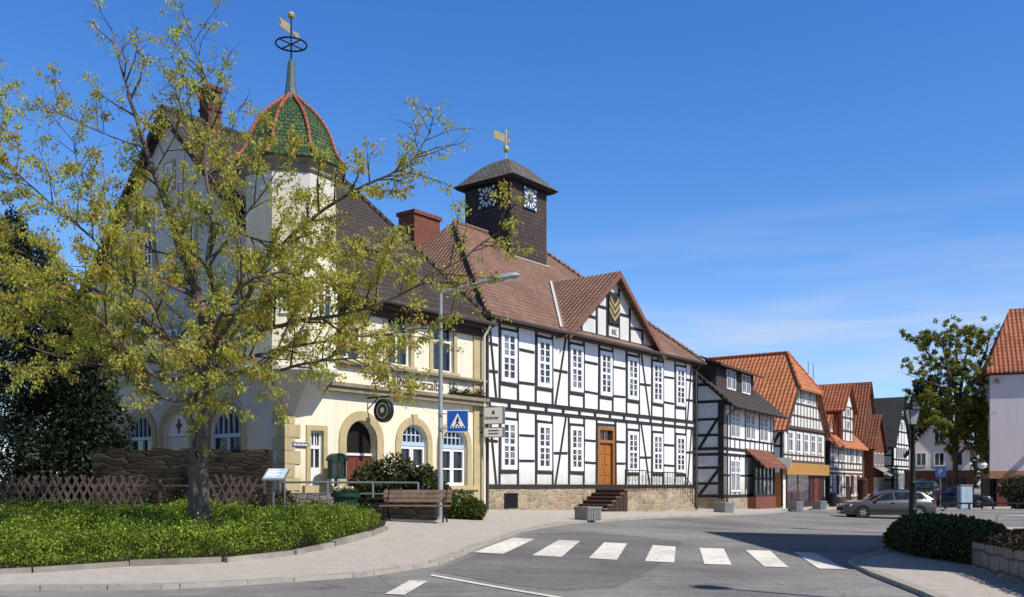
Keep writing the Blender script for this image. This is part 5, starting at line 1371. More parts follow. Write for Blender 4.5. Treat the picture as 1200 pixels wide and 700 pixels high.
for i, (px_, Y, top, rx, lab) in enumerate(((1078, 104, 448, 1.9, 'dark pointed evergreen left of the tall green tree'), (1096, 108, 442, 2.0, 'dark pointed evergreen right behind the roof of the pale house'), (1143, 104, 466, 3.4, 'dark evergreen behind the tall tree, next to the pink house'))):
    X = (px_ - CX) * Y / F; gz_ = G(X, Y); ht = ZC + (HY - top) * Y / F - gz_
    t = thing('evergreen_tree', lab, 'tree', (X, Y, gz_), 0, 'dark evergreens behind the pale house')
    MB().tube([(0, 0, -.1), (0, 0, ht * .8)], [.25, .05], 7).build('trunk', M['bark'], t, True)
    fns = [blob((RNG.uniform(-.3, .3), RNG.uniform(-.3, .3), .8 + (ht - 1.4) * k / 11), (rx * (1 - (k / 12) ** 2.2) + .3,) * 2 + (.9,), .45, k + 40 * i, .5) for k in range(12)]
    crown('crown', multi(fns), 5000, DARK, (.3, .55), M['leaf_dark'], t, .45)

# ---------------------------------------------------------------- fence, old wall, shrubs
def gpt(px_, Y): X = (px_ - CX) * Y / F; return X, Y, G(X, Y)
# old dark wall behind the trunk
pa = gpt(112, 26.3); pb_ = gpt(313, 25.9)
mb = MB(); 
nseg = 12
for k in range(nseg):
    x0 = pa[0] + (pb_[0] - pa[0]) * k / nseg; x1 = pa[0] + (pb_[0] - pa[0]) * (k + 1) / nseg; top = 2.62 + RNG.uniform(-.05, .06)
    mb.box(x0, x1 - .004, 26.1, 26.55, .2, top)
tag(mb.build('stone_wall', M['darkstone']), 'old dark weathered stone wall behind the trunk of the spring tree', 'wall')
t = thing('lattice_fence', 'low weathered fence of crossed rustic laths behind the ground cover', 'fence', gpt(90, 25.0), 0)
bx_ = t.location
xa, xb = gpt(-60, 25)[0] - bx_.x, gpt(308, 25)[0] - bx_.x
mb = MB(); k = xa; i = 0; laths = [mb, MB()]
while k < xb:
    if not (1.75 < k < 3.7):
        for sg, yy in ((1, 0), (-1, .035)):
            j_ = RNG.uniform(-.03, .03); x0 = k - sg * .27; x1 = k + sg * .27 + j_
            laths[k > 2.5].bar((x0, yy, .05), (x1, yy, 1.12 + RNG.uniform(-.05, .05)), .032, .055, (1, 0, 0))
    k += .21
laths[0].build('laths', M['lath'], t); laths[1].build('laths', M['lath'], t)
mb = MB(); mb.bar((xa, .07, .35), (xb, .07, .35), .06, .05); mb.bar((xa, .07, .88), (xb, .07, .88), .06, .05); mb.build('rail', M['lath'], t)
for k in range(7):
    x = xa + (xb - xa) * k / 6; MB().tube([(x, .13, -.2), (x, .13, 1.05)], .05, 7).build('post', M['lath'], t)
# rhododendron and low shrub by the bench
base = gpt(462, 27.6)
bush('rhododendron', 'large glossy rhododendron bush in front of the arched pub door', 'bush', base, [((-.75, 0, .75), (.7, .65, .75)), ((.1, 0, .95), (.8, .7, .85)), ((.85, .1, .75), (.6, .6, .75)), ((-.2, -.2, .6), (.9, .6, .6)), ((1.3, .2, .5), (.4, .4, .5))], 15000, [(.035, .055, .016), (.05, .07, .02), (.075, .085, .03), (.10, .075, .03), (.025, .038, .012)], (.08, .16), M['leaf_dark'])
bush('low_shrub', 'small bright green shrub beside the lamp post right of the bench', 'bush', gpt(540, 26.8), [((0, 0, .38), (.55, .45, .42)), ((.35, 0, .3), (.4, .4, .35)), ((-.4, 0, .3), (.35, .35, .35))], 5000, [(.07, .12, .025), (.10, .14, .03), (.05, .09, .02), (.16, .15, .04)], (.06, .13), M['leaf'])
bush('creeping_shrub', 'dark shrub between the fence and the information board', 'bush', gpt(332, 26.6), [((0, 0, .3), (.4, .25, .35)), ((.9, 0, .15), (.35, .2, .2))], 2200, [(.05, .05, .02), (.07, .07, .03), (.09, .05, .03), (.035, .04, .015)], (.06, .12), M['leaf_dark'])
# trailing plants on the ledge of the corner house
for xa_, ln in ((7.2, 1.9),):
    p = fc.w(xa_, -.18, 4.88); t = thing('ledge_plant', 'dark straggly plants growing along the ledge below the lettering', 'plant', p, fc.rz)
    n = 1500; x = NP.uniform(0, ln, n); h_ = np.abs(NP.normal(size=n)) * .10 * (1 + .6 * np.sin(x * 9))
    leaves('foliage', np.stack([x, NP.normal(size=n) * .06, h_], 1), NP.normal(size=(n, 3)) * .6 + np.array([0, 0, .6]), NP.uniform(.05, .11, n), pick([(.04, .05, .016), (.03, .035, .014), (.07, .07, .03)], n), M['leaf_dark'], t, .45)
    MB().tube([(0, 0, .01), (ln * .5, .02, .03), (ln, 0, .01)], .012, 5).build('stem', M['twig'], t)
# planter shrub by the pink house
bush('shop_shrub', 'arching shrub in front of the pink house shop at the right edge', 'bush', gpt(1192, 58), [((0, 0, 1.4), (1.0, .7, .6)), ((.3, 0, .7), (.6, .5, .8))], 3000, [(.05, .06, .025), (.08, .08, .035), (.11, .09, .05), (.03, .04, .015)], (.12, .3), M['leaf_dark'])
# ---------------------------------------------------------------- street furniture
def bevel(o, w=.01, seg=2):
    m = o.modifiers.new('Bevel', 'BEVEL'); m.width = w; m.segments = seg; m.limit_method = 'ANGLE'; return o
# tall grey lamp with the crossing sign
lx, ly = GP(516, 611); lz = G(lx, ly)
t = thing('street_lamp', 'tall grey lamp post with slanting arm, carrying the blue pedestrian crossing sign', 'street lamp', (lx, ly, lz))
S_ = ly / F
hz = lambda py_: ZC - (py_ - HY) * S_ - lz
mb = MB(); mb.tube([(0, 0, -.1), (0, 0, 1.4), (.0, 0, 1.42), (.01, 0, hz(420)), (.01, 0, hz(345))], [.085, .08, .068, .058, .05], 12); mb.lathe([(.12, -.05), (.12, .10), (.085, .13)], n=12); mb.build('pole', M['pole'], t, True)
ax, az = (611 - 517) * S_, hz(323)
hx0 = (562 - 517) * S_
MB().tube([(.01, 0, hz(347)), (.05, 0, hz(342)), (hx0, 0, hz(332))], [.045, .042, .038], 10).build('arm', M['pole'], t, True)
hd = MB(); d = Vector((ax - hx0, 0, az - hz(332))).normalized()
prof = [(0, .04, .05), (.12, .07, .09), (.36, .15, .13), (.72, .19, .15), (.96, .17, .12), (1.06, .06, .03)]
L = (ax - hx0) / 1.06; vs = []; n = 12
for s, wy, hz_ in prof:
    c = Vector((hx0, 0, hz(332))) + d * s * L
    vs += [c + Vector((0, wy * math.cos(k * 2 * math.pi / n), hz_ * (math.sin(k * 2 * math.pi / n) if math.sin(k * 2 * math.pi / n) > 0 else .45 * math.sin(k * 2 * math.pi / n)))) for k in range(n)]
hd.add(vs, [(i * n + k, i * n + (k + 1) % n, (i + 1) * n + (k + 1) % n, (i + 1) * n + k) for i in range(len(prof) - 1) for k in range(n)] + [list(range(n)), [(len(prof) - 1) * n + k for k in range(n)]])
ho = hd.build('lamp_head', M['pole'], t, True)
c = Vector((hx0, 0, hz(332))) + d * .75 * L; g = MB(); g.lathe([(.16, 0), (.14, -.03), (.06, -.05)], n=14); g.v = [(x * 1.4 + c.x, y * .7 + c.y, z + c.z - .03) for x, y, z in g.v]; g.build('diffuser', M['signwhite'], ho, True)
sg = MB(); W = .31; cxs = (536.5 - 516) * S_; czs = hz(494)
def rrect(cx, cz, w, r, n=5):
    out = []
    for q, (sx, sz) in enumerate(((1, 1), (-1, 1), (-1, -1), (1, -1))):
        for k in range(n + 1):
            a = math.pi / 2 * (q + k / n); out.append((cx + sx * (w - r) + r * math.cos(a), cz + sz * (w - r) + r * math.sin(a)))
    return out
sg.prism(rrect(cxs, czs, W, .04), -.125, -.10); so_ = sg.build('sign_panel', M['signwhite'], t, label='blue square pedestrian crossing sign')
MB().prism(rrect(cxs, czs, W - .022, .03), -.129, -.1252).build('sign_field', M['bluesign'], so_)
MB().prism([(cxs - .215, czs - .19), (cxs + .215, czs - .19), (cxs, czs + .22)], -.133, -.1292).build('triangle', M['signwhite'], so_)
pg = MB()
q = lambda x, z: (cxs + x, czs + z)
pg.disc((cxs + .012, -.137, czs + .10), .026, .0038, 12)
pg.beam(q(.008, .07), q(-.012, -.035), .055, -.1372, -.1332); pg.beam(q(-.008, -.03), q(-.065, -.13), .032, -.1371, -.1332); pg.beam(q(-.005, -.03), q(.05, -.125), .032, -.1370, -.1332)
pg.beam(q(.012, .055), q(.062, -.0), .022, -.1369, -.1332); pg.beam(q(.0, .055), q(-.045, .01), .022, -.1368, -.1332)
for k in range(5): x = -.15 + k * .075; pg.beam(q(x * .95, -.135), q(x * 1.12, -.185), .034, -.1366, -.1332)
pg.build('pictogram', M['signblack'], so_)
mb = MB(); mb.box(-.075, cxs + .1, -.10, -.085, czs + .19, czs + .22); mb.box(-.075, cxs + .1, -.10, -.085, czs - .22, czs - .19); mb.build('bracket', M['steel'], t)
# lantern by the hedge
Y = 30.0; px_ = 1069.5; X = (px_ - CX) * Y / F; gz_ = G(X, Y); S_ = Y / F; hz = lambda py_: ZC - (py_ - HY) * S_ - gz_
t = thing('lantern_post', 'old-fashioned black lantern post behind the clipped hedge', 'street lamp', (X, Y, gz_))
mb = MB(); mb.lathe([(.17, -.05), (.17, .25), (.13, .3), (.13, .75), (.15, .8), (.12, .85), (.105, 1.6), (.12, 1.65), (.085, 1.72), (.065, hz(505)), (.10, hz(503)), (.10, hz(501)), (.05, hz(499))], n=14); mb.build('post', M['iron'], t, True)
zt, zb = hz(480), hz(498)
lb = MB()
for k in range(4):
    a = math.pi / 4 + k * math.pi / 2; lb.bar((.15 * math.cos(a), .15 * math.sin(a), zb), (.26 * math.cos(a), .26 * math.sin(a), zt), .025)
for r_, z in ((.15, zb), (.26, zt)): 
    for k in range(4):
        a, b = math.pi / 4 + k * math.pi / 2, math.pi / 4 + (k + 1) * math.pi / 2; lb.bar((r_ * math.cos(a), r_ * math.sin(a), z), (r_ * math.cos(b), r_ * math.sin(b), z), .03)
lo = lb.build('lantern_frame', M['iron'], t)
g = MB(); g.lathe([(.145, zb + .01), (.25, zt - .01)], n=4, a0=math.pi / 4); g.build('lantern_glass', surf('frosted_lantern_glass', (.42, .44, .45), .3, .1, 5, 0), lo)
g = MB(); g.lathe([(.31, zt), (.27, zt + .06), (.16, zt + .16), (.09, zt + .24), (.10, zt + .30), (.03, zt + .36), (.02, zt + .46)], n=8, a0=math.pi / 8); g.build('lantern_cap', M['iron'], lo)

# bench
bx0, by0, _z = gpt(487, 24.7); t = thing('park_bench', 'brown slatted park bench with cast legs beside the lamp post', 'bench', (bx0, by0, _z + .065), rad(-6))
for k in range(3): bevel(MB().box(-.92, .92, -.30 + k * .155, -.17 + k * .155, .41, .45).build('seat', M['bench'], t), .008)
for k in range(3):
    y = .19 + k * .035; z = .52 + k * .115; b_ = MB().ext([(-.92, y, z), (.92, y, z), (.92, y + .03, z + .10), (-.92, y + .03, z + .10)], (0, .03, -.008)); bevel(b_.build('backrest', M['bench'], t), .006)
for x in (-.78, .78):
    mb = MB(); mb.tube([(x, -.28, 0), (x, -.24, .22), (x, -.27, .40), (x, .15, .40), (x, .2, .5), (x, .31, .86)], .024, 7); mb.tube([(x, .32, 0), (x, .22, .2), (x, .15, .40)], .024, 7); mb.tube([(x, -.27, .40), (x, -.30, .58), (x, -.22, .64), (x, .24, .64)], .018, 7); mb.build('leg', M['iron'], t, True)
# dark stone trough behind the bench
tx_, ty_ = gpt(473, 25.7)[:2]; z0 = G(tx_, ty_)
mb = MB(); mb.box(-.9, .9, -.22, .22, -.1, .58); mb.box(-.95, .95, -.26, .26, .58, .64); o = mb.build('stone_trough', M['darkstone']); o.location = (tx_, ty_, z0); o.rotation_euler.z = rad(-4); tag(o, 'dark stone planting trough behind the park bench', 'trough')
# low pale rubble wall under the railing
pts = [gpt(326, 27.3), gpt(395, 27.25), gpt(448, 27.2)]
mb = MB()
for a, b in zip(pts[:-1], pts[1:]): mb.prismz([(a[0], a[1]), (b[0] - .004, b[1]), (b[0] - .004, b[1] + .35), (a[0], a[1] + .35)], .3, 1.40)
tag(mb.build('rubble_wall', M['palewall']), 'low pale rubble wall under the steel railing in front of the corner house', 'wall')
# steel railing
p0, p1, p2 = gpt(328, 26.9), gpt(384, 26.85), gpt(490, 26.6)
t = thing('steel_railing', 'grey steel tube railing along the low rubble wall', 'railing', p1)
o_ = Vector(p1); R_ = lambda p, z: Vector((p[0], p[1], z)) - o_
ztop = 1.74
for z in (ztop, 1.42): MB().tube([R_(p0, z), R_(p1, z), R_(p2, z - .02)], .033 if z == ztop else .022, 8).build('rail', M['steel'], t, True)
for p in (p0, p1, gpt(437, 26.72), p2): MB().tube([R_(p, .6), R_(p, ztop)], .033, 8).build('post', M['steel'], t, True)
# green tub with flowers
p = gpt(405, 25.2); t = thing('flower_tub', 'dark green round plant tub with white flowers left of the bench', 'planter', p)
MB().lathe([(.26, 0), (.30, .30), (.33, .62), (.40, .64), (.40, .74), (.36, .74), (.34, .68)], n=18).build('tub', M['dgreen'], t, True)
MB().lathe([(.33, .66), (.2, .70), (.0, .72)], n=14, caps=False).build('soil', M['soil'], t)
n = 500; a = NP.uniform(0, 6.28, n); r_ = .34 * NP.uniform(size=n) ** .5
leaves('foliage', np.stack([r_ * np.cos(a), r_ * np.sin(a), .70 + NP.uniform(0, .12, n)], 1), NP.normal(size=(n, 3)) * .6 + np.array([0, 0, .6]), NP.uniform(.05, .1, n), pick([(.05, .09, .02), (.08, .12, .03)], n), M['leaf'], t)
n = 160; a = NP.uniform(0, 6.28, n); r_ = .28 * NP.uniform(size=n) ** .5
leaves('flowers', np.stack([r_ * np.cos(a) - .05, r_ * np.sin(a), .80 + NP.uniform(0, .1, n)], 1), NP.normal(size=(n, 3)) + np.array([0, -.3, .5]), NP.uniform(.04, .07, n), pick([(.75, .72, .66), (.7, .6, .55)], n), M['petal'], t, .9)
# information board
p = gpt(326, 24.6); t = thing('information_board', 'tilted information board on two thin posts at the end of the fence', 'information board', p, rad(8))
S_ = 24.6 / F; z1 = ZC - (549 - HY) * S_ - p[2]; z0 = z1 - .28
mb = MB(); mb.ext([(-.40, -.22, z0), (.18, -.22, z0), (.30, .12, z1), (-.28, .12, z1)], (0, -.0, -.035)); po = mb.build('panel', M['steel'], t)
mb = MB(); mb.ext([(-.36, -.205, z0 + .016), (.15, -.205, z0 + .016), (.26, .10, z1 - .012), (-.25, .10, z1 - .012)], (0, 0, .008)); po2 = mb.build('panel_face', surf('printed_panel', (.38, .48, .58), .3, .4, 5, 0, spec=.6), po)
mb = MB()
for k in range(5):
    s = .15 + .16 * k; y = -.205 + .305 * s; z = z0 + .016 + .252 * s + .012; xo = .1 * s
    mb.ext([(-.32 + xo, y, z), (-.05 + xo + (.08 if k % 2 else 0), y, z), (-.05 + xo + (.08 if k % 2 else 0), y + .02, z + .017), (-.32 + xo, y + .02, z + .017)], (0, 0, .004))
mb.build('print', M['signwhite'], po)
for x, y in ((-.12, .0), (.17, -.02)): MB().tube([(x, y, -.1), (x, y, (z0 + z1) / 2 + (y + .05) * .3 - .03)], .025, 7).build('post', M['steel'], t)
# glass notice case with rounded hood beside the pub door
p = fc.w(1.5, -.6); p.z = G(p.x, p.y); t = thing('notice_case', 'dark green display case with rounded hood beside the pub door', 'display case', p, fc.rz)
zb = 1.72 - p.z
zb = 1.85 - p.z
mb = MB(); mb.box(-.30, .30, -.10, .10, zb, zb + .08)
for x in (-.29, .25): mb.box(x, x + .04, -.10, .10, zb + .08, zb + .55)
mb.box(-.25, .25, .05, .10, zb + .08, zb + .55); mb.build('case', M['dgreen'], t)
hd = MB(); a_ = arc(-.34, .34, zb + .55, 12); hd.prism([(x, zb + .55 + (z - zb - .55) * .7) for x, z in a_], -.15, .13); hd.build('hood', M['dgreen'], t)
MB().box(-.25, .25, -.07, -.06, zb + .08, zb + .55).build('pane', M['glass'], t); MB().box(-.2, .1, .0, .045, zb + .14, zb + .5).build('notice', M['white2'], t)
mb = MB(); mb.tube([(0, .05, -.1), (0, .05, zb)], .05, 8); mb.build('post', M['dgreen'], t)
# round pub sign on its bracket and the two box signs
p = fc.w(3.35, 0, 3.95); t = thing('round_pub_sign', 'dark round hanging sign on an iron bracket above the pub door', 'sign', p, fc.rz)
MB().tube([(0, 0, .55), (0, -1.0, .55)], .03, 6).build('bracket', M['iron'], t); MB().tube([(0, -.02, .2), (0, -.5, .55)], .02, 6).build('brace', M['iron'], t)
mb = MB(); mb.disc((-.07, -.75, .10), .38, .14, 26, 'x'); so_ = mb.build('sign_disc', M['signblack'], t); mb = MB(); mb.torus((-.085, -.75, .10), .35, .03, 28, 6, 'x'); mb.build('rim', M['dgreen'], so_, True)
mb = MB(); mb.torus((-.078, -.75, .10), .24, .016, 24, 5, 'x'); mb.disc((-.085, -.75, .12), .09, .012, 14, 'x'); mb.build('emblem', M['signcream'], so_)
MB().tube([(0, -.75, .5), (0, -.75, .56)], .012, 5).build('hanger', M['iron'], t)
for i, (z0, z1, lab, nm) in enumerate(((3.93, 4.56, 'upper cream light-box sign with small crest and word, between corner house and town hall', 0), (3.44, 3.80, 'lower narrow cream light-box sign below the crest sign', 1))):
    p = fc.w(8.95, -.02, z0); t = thing('projecting_sign', lab, 'sign', p, fc.rz + rad(20), 'light-box signs on the corner house')
    h = z1 - z0
    mb = MB(); mb.box(-.09, .09, -.98, -.22, 0, h); bevel(mb.build('light_box', M['signcream'], t), .015)
    mb = MB(); mb.box(-.095, .095, -1.0, -.965, -.01, h + .01); mb.box(-.095, .095, -.235, -.2, -.01, h + .01); mb.box(-.094, .094, -.965, -.235, h - .015, h + .012); mb.box(-.094, .094, -.965, -.235, -.012, .015); mb.build('frame', M['steel'], t)
    MB().tube([(0, -.25, h * .5), (0, .02, h * .5)], .03, 6).build('bracket', M['iron'], t)
    if nm == 0:
        mb = MB(); mb.disc((-.097, -.60, .44), .055, .006, 10, 'x'); mb.ext([(-.097, -.67, .36), (-.097, -.53, .36), (-.097, -.56, .40), (-.097, -.64, .40)], (.006, 0, 0)); mb.build('crest', M['ink'], t)
        text('Herforder', .155, 'lettering', M['ink'], t, (-.098, -.27, .18), (rad(90), 0, rad(-90)), .003, .85)
    else:
        [MB().box(-.096, -.0905, -.80, -.40, z_, z_ + .04).build('lettering', M['ink'], t) for z_ in (.22, .11)]
# small street name plate on the corner
p = fc.w(.55, -.03, 3.0 - .12); t = thing('name_plate', 'small dark street name plate on the corner house wall', 'sign', p, fc.rz)
bevel(MB().box(-.32, .32, -.02, .01, -.07, .07).build('plate', flat('plate_blue', (.05, .06, .12), .4), t), .006); mb = MB(); [mb.box(-.27 + k * .06, -.235 + k * .06, -.024, -.0201, -.03, .03 if k % 3 else .04) for k in range(9)]; mb.build('lettering', M['signwhite'], t)
# square concrete planters / blocks along the kerb
for i, (px_, py_, w, h, lab) in enumerate(((690, 612.5, .62, .42, 'grey square concrete block in front of the town hall steps'), (850, 602.5, .7, .48, 'dark concrete block at the corner of the low timbered house'), (934, 600, .62, .5, 'concrete block before the shop window of the gabled house'), (962, 598.5, .62, .5, 'concrete block at the right end of the shop front'))):
    x_, y_ = GP(px_, py_); t = thing('concrete_block', lab, 'bollard', (x_, y_ + .3, G(x_, y_) + .06), rad(38), 'concrete blocks along the pavement')
    mb = MB(); mb.box(-w / 2, w / 2, -w / 2, w / 2, 0, h); bevel(mb.build('body', M['concrete'], t), .02)
    mb = MB()
    for k in range(5): mb.box(-w / 2 + .03 + k * (w - .06) / 5, -w / 2 + .03 + (k + .55) * (w - .06) / 5, -w / 2 - .02, -w / 2 - .001, .03, h - .05)
    mb.build('ribs', M['steel'], t)
    MB().box(-w / 2 - .015, w / 2 + .015, -w / 2 - .022, w / 2 + .015, h - .04, h + .015).build('rim', M['concrete'], t)
# pillar and bin further down the street
x_, y_ = 25.9, 68.5
# stone post by the fourth house
p = (29.5, 79.0); t = thing('advert_pillar', 'brown round advertising pillar at the end of the half-timbered row', 'pillar', (p[0], p[1], G(*p)))
MB().lathe([(.45, -.1), (.45, .15), (.40, .2), (.40, 1.6), (.46, 1.65), (.46, 1.75), (.2, 1.95), (.03, 2.0)], n=16).build('drum', M['dark_wood'], t, True)
p = fr.w(0, 0); p = Vector((23.0, 67.3, 0)); p.z = G(p.x, p.y); t = thing('litter_bin', 'dark litter bin standing beside the shop entrance', 'bin', p)
MB().lathe([(.25, 0), (.28, .9), (.30, .92), (.30, 1.0), (.12, 1.08)], n=14).build('bin_body', M['iron'], t, True); MB().tube([(.0, .3, 0), (0, .3, 1.2)], .03, 6).build('post', M['iron'], t)
# blue parking sign
Y = 62.0; p = gpt(1102, Y); t = thing('parking_sign', 'blue square parking sign on a thin pole behind the parked cars', 'sign', p)
z = ZC - (553 - HY) * Y / F - p[2]
MB().tube([(0, 0, -.1), (0, 0, z + .35)], .035, 6).build('pole', M['steel'], t); so_ = MB().prism(rrect(0, z, .36, .05), -.06, -.04).build('sign_panel', M['bluedark'], t); text('P', .5, 'lettering', M['concrete'], so_, (-.15, -.061, z - .18), (rad(90), 0, 0), .004)
# pale blue cabinet and globe lamp
Y = 60.0; p = gpt(1130.5, Y); t = thing('utility_cabinet', 'pale blue cabinet standing right of the dark parked car', 'cabinet', p)
mb = MB(); mb.box(-.38, .38, -.25, .25, 0, 1.55); bevel(mb.build('body', M['bluepaint'], t), .02); mb = MB(); mb.box(-.33, -.01, -.27, -.251, .12, 1.45); mb.box(.01, .33, -.27, -.251, .12, 1.45); mb.build('door', M['bluepaint'], t); MB().box(-.42, .42, -.29, .29, 1.55, 1.62).build('lid', M['concrete'], t)
p = gpt(1151, 62); z = ZC - (545 - HY) * 62 / F - p[2]; t = thing('globe_lamp', 'small white globe lamp on a pole left of the pink house', 'street lamp', p)
MB().tube([(0, 0, 0), (0, 0, z - .25)], [.05, .035], 8).build('pole', M['iron'], t); MB().lathe([(.06, z - .28), (.22, z - .2), (.30, z), (.22, z + .2), (.04, z + .29)], n=14).build('globe', M['signwhite'], t, True); MB().lathe([(.3, z + .18), (.12, z + .32), (.02, z + .36)], n=12).build('cap', M['iron'], t)
# hoop rail and long low barrier on the right
t = thing('hoop_rail', 'grey steel hoop rail behind the stone wall at the right edge', 'railing', gpt(1168, 34))
MB().tube([(0, 0, -.2), (0, 0, .50), (.05, 0, .55), (1.9, -.2, .55), (1.95, -.2, .5), (1.95, -.2, -.2)], .03, 8).build('hoop', M['steel'], t, True); MB().tube([(.95, -.1, -.2), (.95, -.1, .55)], .02, 6).build('post', M['steel'], t)
t = thing('barrier_rail', 'long low dark barrier with pale kerb in front of the pink house', 'railing', gpt(1105, 57))
MB().box(0, 9, -.2, .2, -.15, .12).build('kerb', M['concrete'], t); mb = MB(); mb.box(0, 9, -.03, .03, .42, .52)
for k in range(7): mb.box(.1 + k * 1.45, .2 + k * 1.45, -.04, .04, .12, .42)
mb.build('bar', M['iron'], t)
# street lamp out of the picture on the near right, whose thin shadow lies on the road
t = thing('side_lamp', 'tall lamp post just outside the right edge beside the crossing', 'street lamp', (9.6, 9.9, 0))
MB().tube([(0, 0, -.1), (0, 0, 8.6)], [.09, .05], 10).build('pole', M['pole'], t, True); mb = MB(); mb.lathe([(.05, 8.5), (.22, 8.55), (.26, 8.75), (.1, 8.9)], n=12); mb.build('lamp_head', M['pole'], t, True)
# cellar-side downlight: small posts in front of the town hall corner
for i, px_ in enumerate((617, 622)): pass

# ---------------------------------------------------------------- parked cars
def car(label, paint, loc, rz, group=None, cat='car'):
    t = thing('parked_car', label, cat, loc, rz, group)
    Lc, Wd = 4.65, .88
    # lower body: stations along x (front at -L/2): (x, z_bottom, z_top, half width)
    st = [(-2.32, .32, .58, .60), (-2.26, .24, .66, .74), (-2.05, .20, .75, .83), (-1.6, .19, .84, .87), (-1.0, .19, .92, .885), (0, .19, .95, .89), (1.2, .19, .98, .885), (1.9, .20, .98, .86), (2.2, .24, .96, .80), (2.31, .32, .88, .70), (2.33, .40, .78, .66)]
    def loop(x, zb, zt, w):
        h = zt - zb
        return [(x, -w * .90, zb), (x, -w * .99, zb + h * .25), (x, -w, zb + h * .55), (x, -w * .96, zb + h * .85), (x, -w * .86, zt), (x, -w * .4, zt + .02), (x, w * .4, zt + .02), (x, w * .86, zt), (x, w * .96, zb + h * .85), (x, w, zb + h * .55), (x, w * .99, zb + h * .25), (x, w * .90, zb)]
    mb = MB(); vs = []
    for s_ in st: vs += loop(*s_)
    n = 12; ns = len(st)
    mb.add(vs, [(i * n + k, i * n + (k + 1) % n, (i + 1) * n + (k + 1) % n, (i + 1) * n + k) for i in range(ns - 1) for k in range(n)] + [list(range(n)), [(ns - 1) * n + k for k in range(n)]])
    body = mb.build('body', paint, t, True)
    # cabin with pillars
    cb = [(-1.02, .90, .93, .80, .78), (-.25, .92, 1.36, .80, .62), (.25, .94, 1.45, .80, .61), (1.1, .95, 1.45, .80, .60), (1.7, .96, 1.38, .78, .58), (2.2, .95, .99, .74, .70)]
    vs = []
    for x, zb, zt, wb, wt in cb: vs += [(x, -wb, zb), (x, -wt - .02, zt - .05), (x, -wt * .8, zt), (x, wt * .8, zt), (x, wt + .02, zt - .05), (x, wb, zb)]
    n = 6; ns = len(cb); mb = MB(); mb.add(vs, [(i * n + k, i * n + (k + 1) % n, (i + 1) * n + (k + 1) % n, (i + 1) * n + k) for i in range(ns - 1) for k in range(n)] + [list(range(n)), [(ns - 1) * n + k for k in range(n)]])
    mb.build('cabin', paint, t, True)
    def sidep(x, f_): # point on the cabin side between belt (f=0) and roof (f=1)
        for i in range(ns - 1):
            if cb[i][0] <= x <= cb[i + 1][0]:
                s = (x - cb[i][0]) / (cb[i + 1][0] - cb[i][0]); zb, zt, wb, wt = [cb[i][q] + (cb[i + 1][q] - cb[i][q]) * s for q in (1, 2, 3, 4)]
                return (wb + (wt + .02 - wb) * f_, zb + (zt - .05 - zb) * f_)
    for sgn in (-1, 1):
        for xs_ in ([(-.80, .10), (-.25, .9), (.12, .92), (.16, .08)], [(.24, .08), (.20, .92), (.98, .92), (1.06, .08)], [(1.14, .08), (1.06, .92), (1.55, .9), (1.86, .12)]):
            pts = []
            for x, f_ in xs_: y, z = sidep(x, f_); pts.append((x, sgn * (y + .006), z))
            g = MB(); g.face(pts); g.ext(pts, (0, sgn * .006, 0)) if False else None; g.build('side_window', M['glass'], t)
    g = MB(); g.face([(-.93, -.70, .985), (-.93, .70, .985), (-.31, .56, 1.34), (-.31, -.56, 1.34)]); g.v = [(x - .015, y, z + .012) for x, y, z in g.v]; g.build('windscreen', M['glass'], t)
    g = MB(); g.face([(2.12, -.62, 1.06), (2.12, .62, 1.06), (1.78, .52, 1.33), (1.78, -.52, 1.33)]); g.v = [(x + .03, y, z + .02) for x, y, z in g.v]; g.build('rear_window', M['glass'], t)
    for x in (-1.42, 1.38):
        for sgn in (-1, 1):
            ar = MB(); ar.disc((x, sgn * .80, .33), .385, sgn * .095, 22); ar.build('wheel_arch', M['rubber'], t)
            w = MB(); w.torus((x, sgn * .80, .315), .235, .085, 26, 10, 'y'); wo_ = w.build('wheel', M['rubber'], t, True)
            r_ = MB(); r_.disc((x, sgn * .845, .315), .205, sgn * .045, 20)
            for q in range(7):
                a = q * 2 * math.pi / 7; r_.bar((x + .03 * math.cos(a), sgn * .895, .315 + .03 * math.sin(a)), (x + .19 * math.cos(a), sgn * .895, .315 + .19 * math.sin(a)), .045, .02, (0, 1, 0))
            r_.build('rim', M['alloy'], wo_)
    for sgn in (-1, 1):
        h = MB(); h.ext([(-2.20, sgn * .50, .60), (-2.02, sgn * .835, .62), (-1.90, sgn * .84, .74), (-2.08, sgn * .56, .74)], (-.05, sgn * .012, .012)); h.build('headlight', M['lens'], t)
        h = MB(); h.ext([(2.20, sgn * .58, .72), (2.12, sgn * .80, .72), (2.08, sgn * .77, .98), (2.16, sgn * .60, .98)], (.10, sgn * .03, 0)); h.build('tail_light', M['redlens'], t)
        h = MB(); h.ext([(-.72, sgn * .88, .98), (-.60, sgn * .88, .98), (-.60, sgn * 1.0, 1.0), (-.72, sgn * 1.0, 1.0)], (0, 0, .11)); bevel(h.build('wing_mirror', paint, t), .02)
        h = MB(); h.box(-1.0, 1.0, sgn * .885 - .012, sgn * .885 + .012, .40, .45); h.build('side_trim', M['rubber'], t)
        h = MB(); h.tube([(-.1, sgn * .58, 1.47), (.3, sgn * .58, 1.52), (1.2, sgn * .58, 1.51), (1.6, sgn * .56, 1.42)], .016, 6); h.build('roof_rail', M['rubber'], t)
        for x in (-.0, .92): MB().box(x, x + .16, sgn * .885 - .018, sgn * .885 + .018, .80, .83).build('door_handle', M['rubber'], t)
    h = MB(); h.box(-2.37, -2.30, -.42, .42, .42, .56); h.build('grille', M['rubber'], t)
    h = MB(); h.box(-2.38, -2.33, -.26, .26, .30, .40); h.build('number_plate', M['signwhite'], t)
    h = MB(); h.box(2.33, 2.36, -.26, .26, .62, .74); h.build('number_plate', M['signwhite'], t)
    return t
